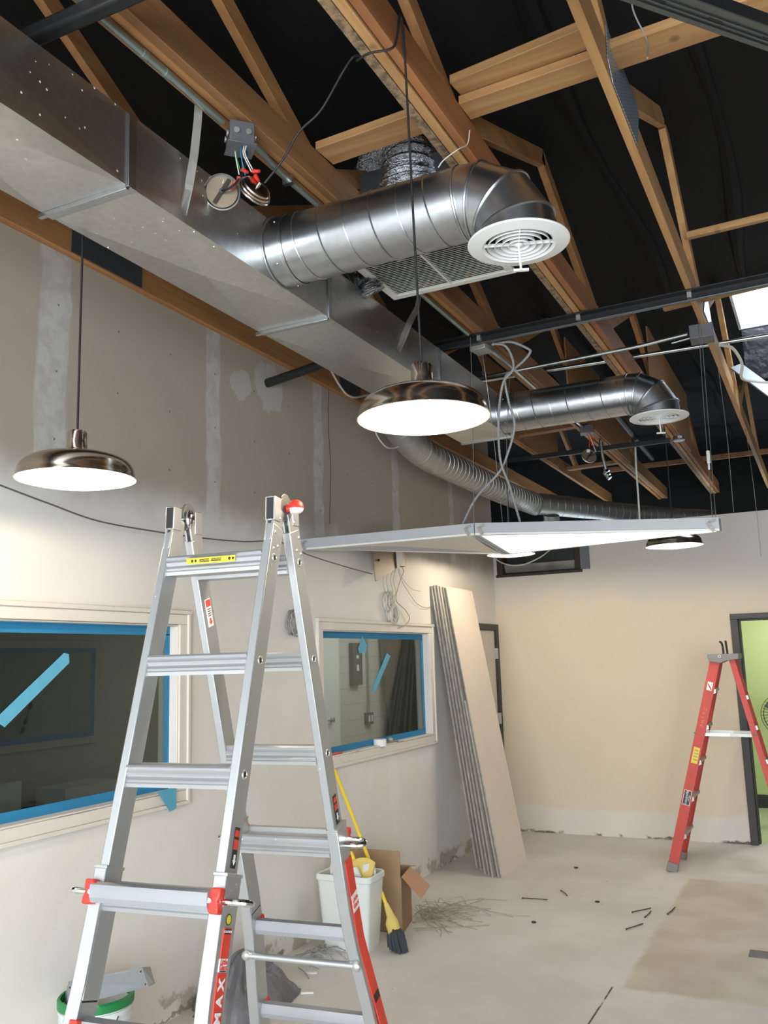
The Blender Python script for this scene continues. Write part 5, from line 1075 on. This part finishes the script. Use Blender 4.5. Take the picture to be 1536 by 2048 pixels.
def wallq(p, q, h, nrm): return [p, q, q+h, p+h], V(nrm)*th_
b = MB()
for p, q, n in ((F0,F1,(0,1,0)),(F1,B1_,(-1,0,0)),(B1_,B0,(0,-1,0)),(B0,F0,(1,0,0))):
    a, n_ = wallq(p, q, hz, n); b.prism(a, n_)
b.prism([F0+V((0,0,.001)), F1+V((0,0,.001)), B1_+V((0,0,.001)), B0+V((0,0,.001))], (0,0,.004))
b.build('body', M['card'], bx, smooth=False)
MB().prism([F0+hz+V((.005,0,0)), F1+hz+V((-.006,0,0)), F1+hz+V((-.012,.016,.150)), F1+hz+V((-.022,.017,.160)), F0+hz+V((.01,.017,.160))], (0,.004,0)).build('flap', M['card'], bx, smooth=False)
MB().prism([F1+hz+V((.002,.01,0)), B1_+hz+V((.002,-.01,0)), B1_+hz+V((.165,-.055,-.10)), F1+hz+V((.150,-.03,-.115))], (0,.0,.004)).build('flap', M['card_in'], bx, smooth=False)
MB().prism([B0+hz, B1_+hz, B1_+hz+V((-.01,.12,-.02)), B0+hz+V((.01,.12,-.02))], (0,.004,0)).build('flap', M['card'], bx, smooth=False)
# snarl of cut wire beside the box: nobody could count it
b = MB(); rw = random.Random(11)
for i in range(44):
    x0, y0 = -2.70+rw.gauss(0,.05), 5.95+rw.gauss(0,.16); a = rw.uniform(-.75,.75); L = rw.uniform(.12,.42)*(1.5 if i % 7 == 0 else 1); P_ = []
    for j in range(6):
        u = j/5; P_.append((x0+math.cos(a)*L*u+rw.gauss(0,.012), y0+math.sin(a)*L*u+rw.gauss(0,.012), .004+rw.uniform(0,.07)*(1-u)*(1 if i < 80 else .3)))
    P_ = [(max(p[0],-2.66) if 5.46 < p[1] < 5.83 else max(p[0],-3.1), p[1], p[2]) for p in P_]
    b.tube(curve_pts(P_, 3), .0022, 4)
for p in ([(-2.70,5.72,.01),(-2.5,5.83,.02),(-2.35,6.02,.01)], [(-2.62,5.80,.02),(-2.45,6.1,.05),(-2.43,6.38,.02),(-2.5,6.42,.01)], [(-2.64,5.6,.01),(-2.42,5.70,.01),(-2.2,5.86,.005)], [(-2.6,5.55,.01),(-2.45,5.60,.02),(-2.4,5.50,.01)], [(-2.66,5.9,.03),(-2.5,6.25,.04),(-2.28,6.45,.01)], [(-2.66,5.95,.03),(-2.4,6.08,.03),(-2.12,6.1,.005)]):
    b.tube(curve_pts(p, 8), .003, 5)
tag(b.build('wire_debris', M['wire_tan'], loc=(-2.6,5.9,0)), 'tangle of cut wire on the floor beside the cardboard box', 'wire debris', kind='stuff')
b = MB()
for i in range(26):
    x0, y0 = -3.02+rw.gauss(0,.03), 4.98+rw.gauss(0,.13); a = rw.uniform(-1.2,1.2); L = rw.uniform(.1,.26)
    b.tube(curve_pts([(max(-3.12,x0), y0, .006), (x0+math.cos(a)*L*.5, y0+math.sin(a)*L*.5, .006+rw.random()*.05), (x0+math.cos(a)*L, y0+math.sin(a)*L, .005)], 4), .003, 4)
tag(b.build('wire_debris', M['wire_grey'], loc=(-3,4.9,0)), 'scraps of grey wire on the floor left of the white bin', 'wire debris', kind='stuff')

# bits lying on the floor
TIE = [((-2.201,6.561),(-2.021,6.582),'dark tie alone on the floor in front of the leaning drywall'), ((-1.997,6.858),(-1.916,6.736),'short dark bit on the floor, the one nearest the back wall'),
       ((-1.396,6.469),(-1.298,6.609),'dark tie at the top of the pair beside the bare patch'), ((-1.296,6.379),(-1.285,6.54),'short dark tie just under the pair by the bare patch'),
       ((-1.356,6.073),(-1.281,6.228),'black tie lowest of those beside the bare patch'), ((-1.17,6.50),(-1.15,6.689),'bent black tie on the edge of the bare concrete patch')]
for p, q, lb in TIE:
    m_ = ((p[0]+q[0])/2+.006, (p[1]+q[1])/2-.006); b = MB(); b.tube([(*p,.007),(*m_,.009),(*q,.006)], .0036, 6); b.ball((*p,.006), .006, 8)
    tag(b.build('cable_tie', M['debris'], loc=(*p,0)), lb, 'cable tie', 'dark cable ties on the floor')
for (x, y, lb) in ((-1.676,6.649,'small brown chip on the floor left of the dark ties'), (-1.95,6.02,'small brown chip on the floor near the middle'), (-2.08,7.62,'small dark chip on the floor right of the drywall sheets')):
    tag(MB().ball((x,y,.006), .016, 8, (1.2,.8,.4)).build('chip', M['debris'], loc=(x,y,0)), lb, 'chip')
tag(MB().box(-.61,-.47,5.80,5.93,0,.004).box(-.60,-.48,5.815,5.915,.003,.006).build('floor_plate', M['grey_steel'], loc=(-.54,5.86,0), bevel=.001), 'small dark metal plate on the floor at the right edge', 'floor plate')
for (x,y,lb) in ((-2.86,4.62,'white scrap with a dark end on the floor behind the folding ladder'), (-2.72,4.35,'second white scrap on the floor behind the folding ladder')):
    tag(MB().bar((x,y,.006),(x+.06,y+.03,.006),.014,.01).build('scrap', M['paper'], loc=(x,y,0)), lb, 'scrap')

# ---------------------------------------------------------------- bucket, metal box, plastic sheet by the near wall
bk = thing('bucket', (-2.93,3.06,0), 'white paint bucket with a green rim under the nearer window', 'bucket')
C0 = (-2.93,3.06,0)
MB().lathe([(0,.002),(.128,.002),(.132,.006),(.146,.30),(.150,.302),(.150,.312),(.147,.314),(.148,.334),(.153,.336),(.153,.346),(.148,.348),(.149,.362),(.143,.362),(.128,.02),(0,.02)], C0, n=56).build('body', M['pail'], bk)
MB().lathe([(.148,.352),(.156,.354),(.157,.384),(.150,.392),(.143,.390),(.142,.355)], C0, n=56, closed=True).build('rim', M['green'], bk)
MB().tube(curve_pts([(-2.78,3.03,.33),(-2.77,2.96,.25),(-2.82,2.885,.20),(-2.92,2.885,.20),(-3.03,2.92,.25)], 8), .0035, 6).build('handle', M['chrome'], bk)
mb_ = thing('metal_box', (-2.90,3.06,.39), 'bent sheet metal duct end lying across the green-rimmed bucket', 'metal box')
TL, TR, BR_, BL = V((-3.014,2.985,.450)), V((-2.616,2.985,.552)), V((-2.548,2.945,.500)), V((-2.992,2.955,.360))
U = (TR-TL).normalized(); W_ = (BL-TL); W_ = (W_-U*W_.dot(U)).normalized(); Q = U.cross(W_).normalized(); Q = Q if Q.y > 0 else -Q
b = MB(); tk = Q*.0016
b.prism([TL, TR, BR_, BL], tk)
b.prism([TL, TR, TR+Q*.085+V((-.035,0,.0)), TL+Q*.085+V((-.045,0,.0))], V((0,0,-.0016)))
b.prism([TL, BL, BL+Q*.07+V((-.09,0,.02)), TL+Q*.085+V((-.045,0,0))], V((.0016,0,0)))
b.prism([TR, BR_, BR_+Q*.05+V((-.012,0,.01)), TR+Q*.085+V((-.035,0,0))], V((-.0016,0,0)))
b.build('shell', M['sheet'], mb_, smooth=False)
for u, v_ in ((.03,.25),(.03,.8),(.965,.2),(.975,.85)): MB().ball(TL+(TR-TL)*u+(BL-TL)*v_*(1-u)+(BR_-TR)*v_*u, .004, 8).build('rivet', M['rust'], mb_)
b = MB(); nr, na = 16, 56; vs = [(-2.93, 4.14, .27)]
for i in range(1, nr+1):
    for k in range(na):
        a = 2*math.pi*k/na; r = i/nr; R_ = 1+.28*mnoise.noise(V((math.cos(a)*1.6, math.sin(a)*1.6, 1)))+.10*mnoise.noise(V((math.cos(a)*5, math.sin(a)*5, 7)))
        x, y = max(-3.14, -2.93+.25*r*R_*math.cos(a)), 4.14+.31*r*R_*math.sin(a)
        q = mnoise.noise(V((x*8, y*8, 2)))*.5+mnoise.noise(V((math.cos(a)*3.2, math.sin(a)*3.2, r*1.5)))*.9+mnoise.noise(V((x*22, y*22, 5)))*.25
        h = max(0, 1-r)**.75*.27; vs.append((x, y, max(.002, h+q*.11*min(1, 2.2*r)*(1-r)**.45)))
fs = [(0, 1+k, 1+(k+1)%na) for k in range(na)]+[(1+i*na+k, 1+(i+1)*na+k, 1+(i+1)*na+(k+1)%na, 1+i*na+(k+1)%na) for i in range(nr-1) for k in range(na)]
b.add(vs, fs)
tag(b.build('plastic_sheet', M['plastic_grey'], loc=(-2.9,4.1,0), smooth=False), 'crumpled grey plastic sheet on the floor by the left wall', 'plastic sheet')

# ---------------------------------------------------------------- green room: light and fan
t = thing('ceiling_light', (-.3,10.2,2.6), 'ceiling light of the green room, out of sight above the door head', 'ceiling light')
MB().box(-.9,.3,10.05,10.35,2.56,2.6).build('housing', M['white_enamel'], t); MB().box(-.87,.27,10.07,10.33,2.552,2.56).build('tube_cover', M['lens'], t)
ld = bpy.data.lights.new('green_room_light', 'AREA'); ld.shape = 'RECTANGLE'; ld.size = 1.1; ld.size_y = .25; ld.energy = GREEN_W; ld.color = (1,.97,.90)
lo = bpy.data.objects.new('green_room_light', ld); COL.objects.link(lo); lo.location = (0,0,-.052); lo.parent = t
fn = thing('pedestal_fan', (-.505,10.0,0), 'wire-caged fan standing in the green room beyond the doorway', 'fan')
c = V((-.505,10.0,1.08)); b = MB(); AY = V((0,-1,0))
for r in (.055,.10,.145,.19,.215): b.ring(c+AY*(.06*(1-(r/.215)**2)), AY, r, .0022, 44, 5).ring(c-AY*(.02+.06*(1-(r/.215)**2)), AY, r, .0022, 44, 5)
for k in range(36):
    a = 2*math.pi*k/36; d = V((math.cos(a),0,math.sin(a)))
    for sg in (1, -1): b.tube([c+AY*(sg*(.07-.01)+(-.02 if sg < 0 else 0))+d*.03, c+AY*(sg*.045+(-.02 if sg < 0 else 0))+d*.13, c+AY*(-.01)+d*.215], .0016, 4)
b.build('cage', M['wire_dark'], fn)
b = MB()
for k in range(3):
    a = 2*math.pi*k/3+.3; d = V((math.cos(a),0,math.sin(a))); e = V((-math.sin(a),0,math.cos(a))); b.prism([c+d*.03-e*.02+AY*.01, c+d*.18-e*.05+AY*.02, c+d*.19+e*.06-AY*.02, c+d*.03+e*.03-AY*.01], AY*.003)
b.build('blade', M['grey_plastic'], fn); MB().cyl(c+AY*.03, c-AY*.16, .05, .045, 20).build('motor', M['black'], fn)
MB().cyl((-.505,10.06,.02), (-.505,10.06,1.05), .016, n=14).build('pole', M['black'], fn); MB().cyl((-.505,10.06,0), (-.505,10.06,.03), .19, .17, 36).build('base', M['black'], fn)

ld = bpy.data.lights.new('adjoining_room_fill', 'AREA'); ld.shape = 'RECTANGLE'; ld.size = 1.2; ld.size_y = 3.5; ld.energy = ADJ_FILL_W; ld.color = (1,.98,.92)  # added fill lamp, brightens the room behind the two windows
lo = bpy.data.objects.new('adjoining_room_fill', ld); COL.objects.link(lo); lo.location = (-4.4,9.6,2.66)
# ---------------------------------------------------------------- adjoining room seen through the two windows
t = tag(MB().box(-5.60,-5.57,3.6,5.78,1.14,1.98).build('window_3', M['dim_wall'], bevel=.004), 'window on the far side of the adjoining room', 'window', kind='structure')
MB().box(-5.575,-5.566,3.66,5.72,1.20,1.92).build('pane', M['glass_dark'], t)
b = MB()
for (y0,y1,z0,z1) in ((3.66,5.72,1.88,1.92),(3.66,5.72,1.20,1.245),(5.675,5.72,1.245,1.88)): b.box(-5.566,-5.5655,y0,y1,z0,z1)
tag(b.build('tape_border', M['tape'], loc=(-5.566,4.7,1.2)), 'dim blue tape round the window seen across the adjoining room', 'masking tape', 'blue tape borders on the window glass')
t = thing('dangling_line', (-5.5,5.0,1.6), 'thin cord with three dark sleeves seen through the nearer window', 'cord')
MB().tube([(-5.55,5.07,1.62),(-5.54,5.01,1.45),(-5.54,4.96,1.29)], .004, 6).build('line', M['wire_dark'], t); MB().ball((-5.56,5.08,1.62), .022, 10).build('hook', M['black'], t)
for z, y in ((1.50,5.03),(1.39,4.99),(1.325,4.965)): MB().cyl((-5.54,y,z), (-5.54,y-.015,z-.045), .013, n=10).build('sleeve', M['black'], t)
tag(MB().box(-5.55,-5.05,3.3,6.9,.70,.74).box(-5.54,-5.1,3.35,6.85,0,.70).build('counter', M['dark_board'], loc=(-5.3,5.1,0), bevel=.004), 'dark counter under the window of the adjoining room', 'counter')
tag(MB().box(-5.45,-5.15,4.10,4.62,.741,.99).build('carton', M['paper'], loc=(-5.3,4.36,.741), bevel=.004), 'pale carton at the left on the dark counter behind the glass', 'carton', 'cartons on the dark counter')
tag(MB().box(-5.45,-5.15,5.02,5.58,.741,.88).build('carton', M['paper'], loc=(-5.3,5.3,.741), bevel=.004), 'low pale carton at the right on the dark counter behind the glass', 'carton', 'cartons on the dark counter')
t = tag(MB().box(-5.6,-5.56,8.86,9.90,0,2.08).build('door_3', M['trim'], bevel=.003), 'door in the adjoining room', 'door', kind='structure')
MB().box(-5.565,-5.545,8.92,9.84,0.01,2.03).build('door_leaf', M['white_enamel'], t); MB().cyl((-5.545,9.63,1.05),(-5.50,9.63,1.05),.028,n=18).cyl((-5.50,9.63,1.05),(-5.50,9.50,1.05),.011,n=12).build('door_handle', M['step_alu'], t)
t = thing('electrical_panel', (-5.58,10.33,1.47), 'grey breaker panel on the block wall seen through the far window', 'breaker panel')
MB().box(-5.6,-5.53,10.22,10.46,1.44,1.98).build('case', M['grey_steel'], t, bevel=.004); MB().box(-5.531,-5.527,10.30,10.36,1.62,1.70).box(-5.531,-5.527,10.30,10.36,1.78,1.82).build('label', M['paper'], t)
t = thing('outlet_box', (-5.58,10.68,.92), 'outlet box at the end of a pipe seen through the far window', 'outlet')
MB().box(-5.6,-5.55,10.60,10.78,.92,1.07).build('box', M['grey_steel'], t, bevel=.004); MB().cyl((-5.57,10.69,1.07),(-5.57,10.69,2.6),.014,n=10).build('pipe', M['galv_dull'], t)
for y in (10.65, 10.73): MB().box(-5.549,-5.545,y-.022,y+.022,.955,1.035).build('socket', M['grille_white'], t)
b_pos = [11.05,11.19,11.33,11.47,11.61,11.75,11.89,12.03]
for k, y in enumerate(b_pos):
    ORD = ('first', 'second', 'third', 'fourth', 'fifth', 'sixth', 'seventh', 'eighth')
    tag(MB().prism([(-5.36,y,0),(-5.36,y+.135,0),(-5.57,y+.135,2.2),(-5.57,y,2.2)], (-.02,0,0)).build('stacked_board', M['dark_board'], loc=(-5.4,y,0), bevel=.003), ORD[k]+' dark board from the left, leaning in the adjoining room', 'board', 'dark boards leaning in the adjoining room')
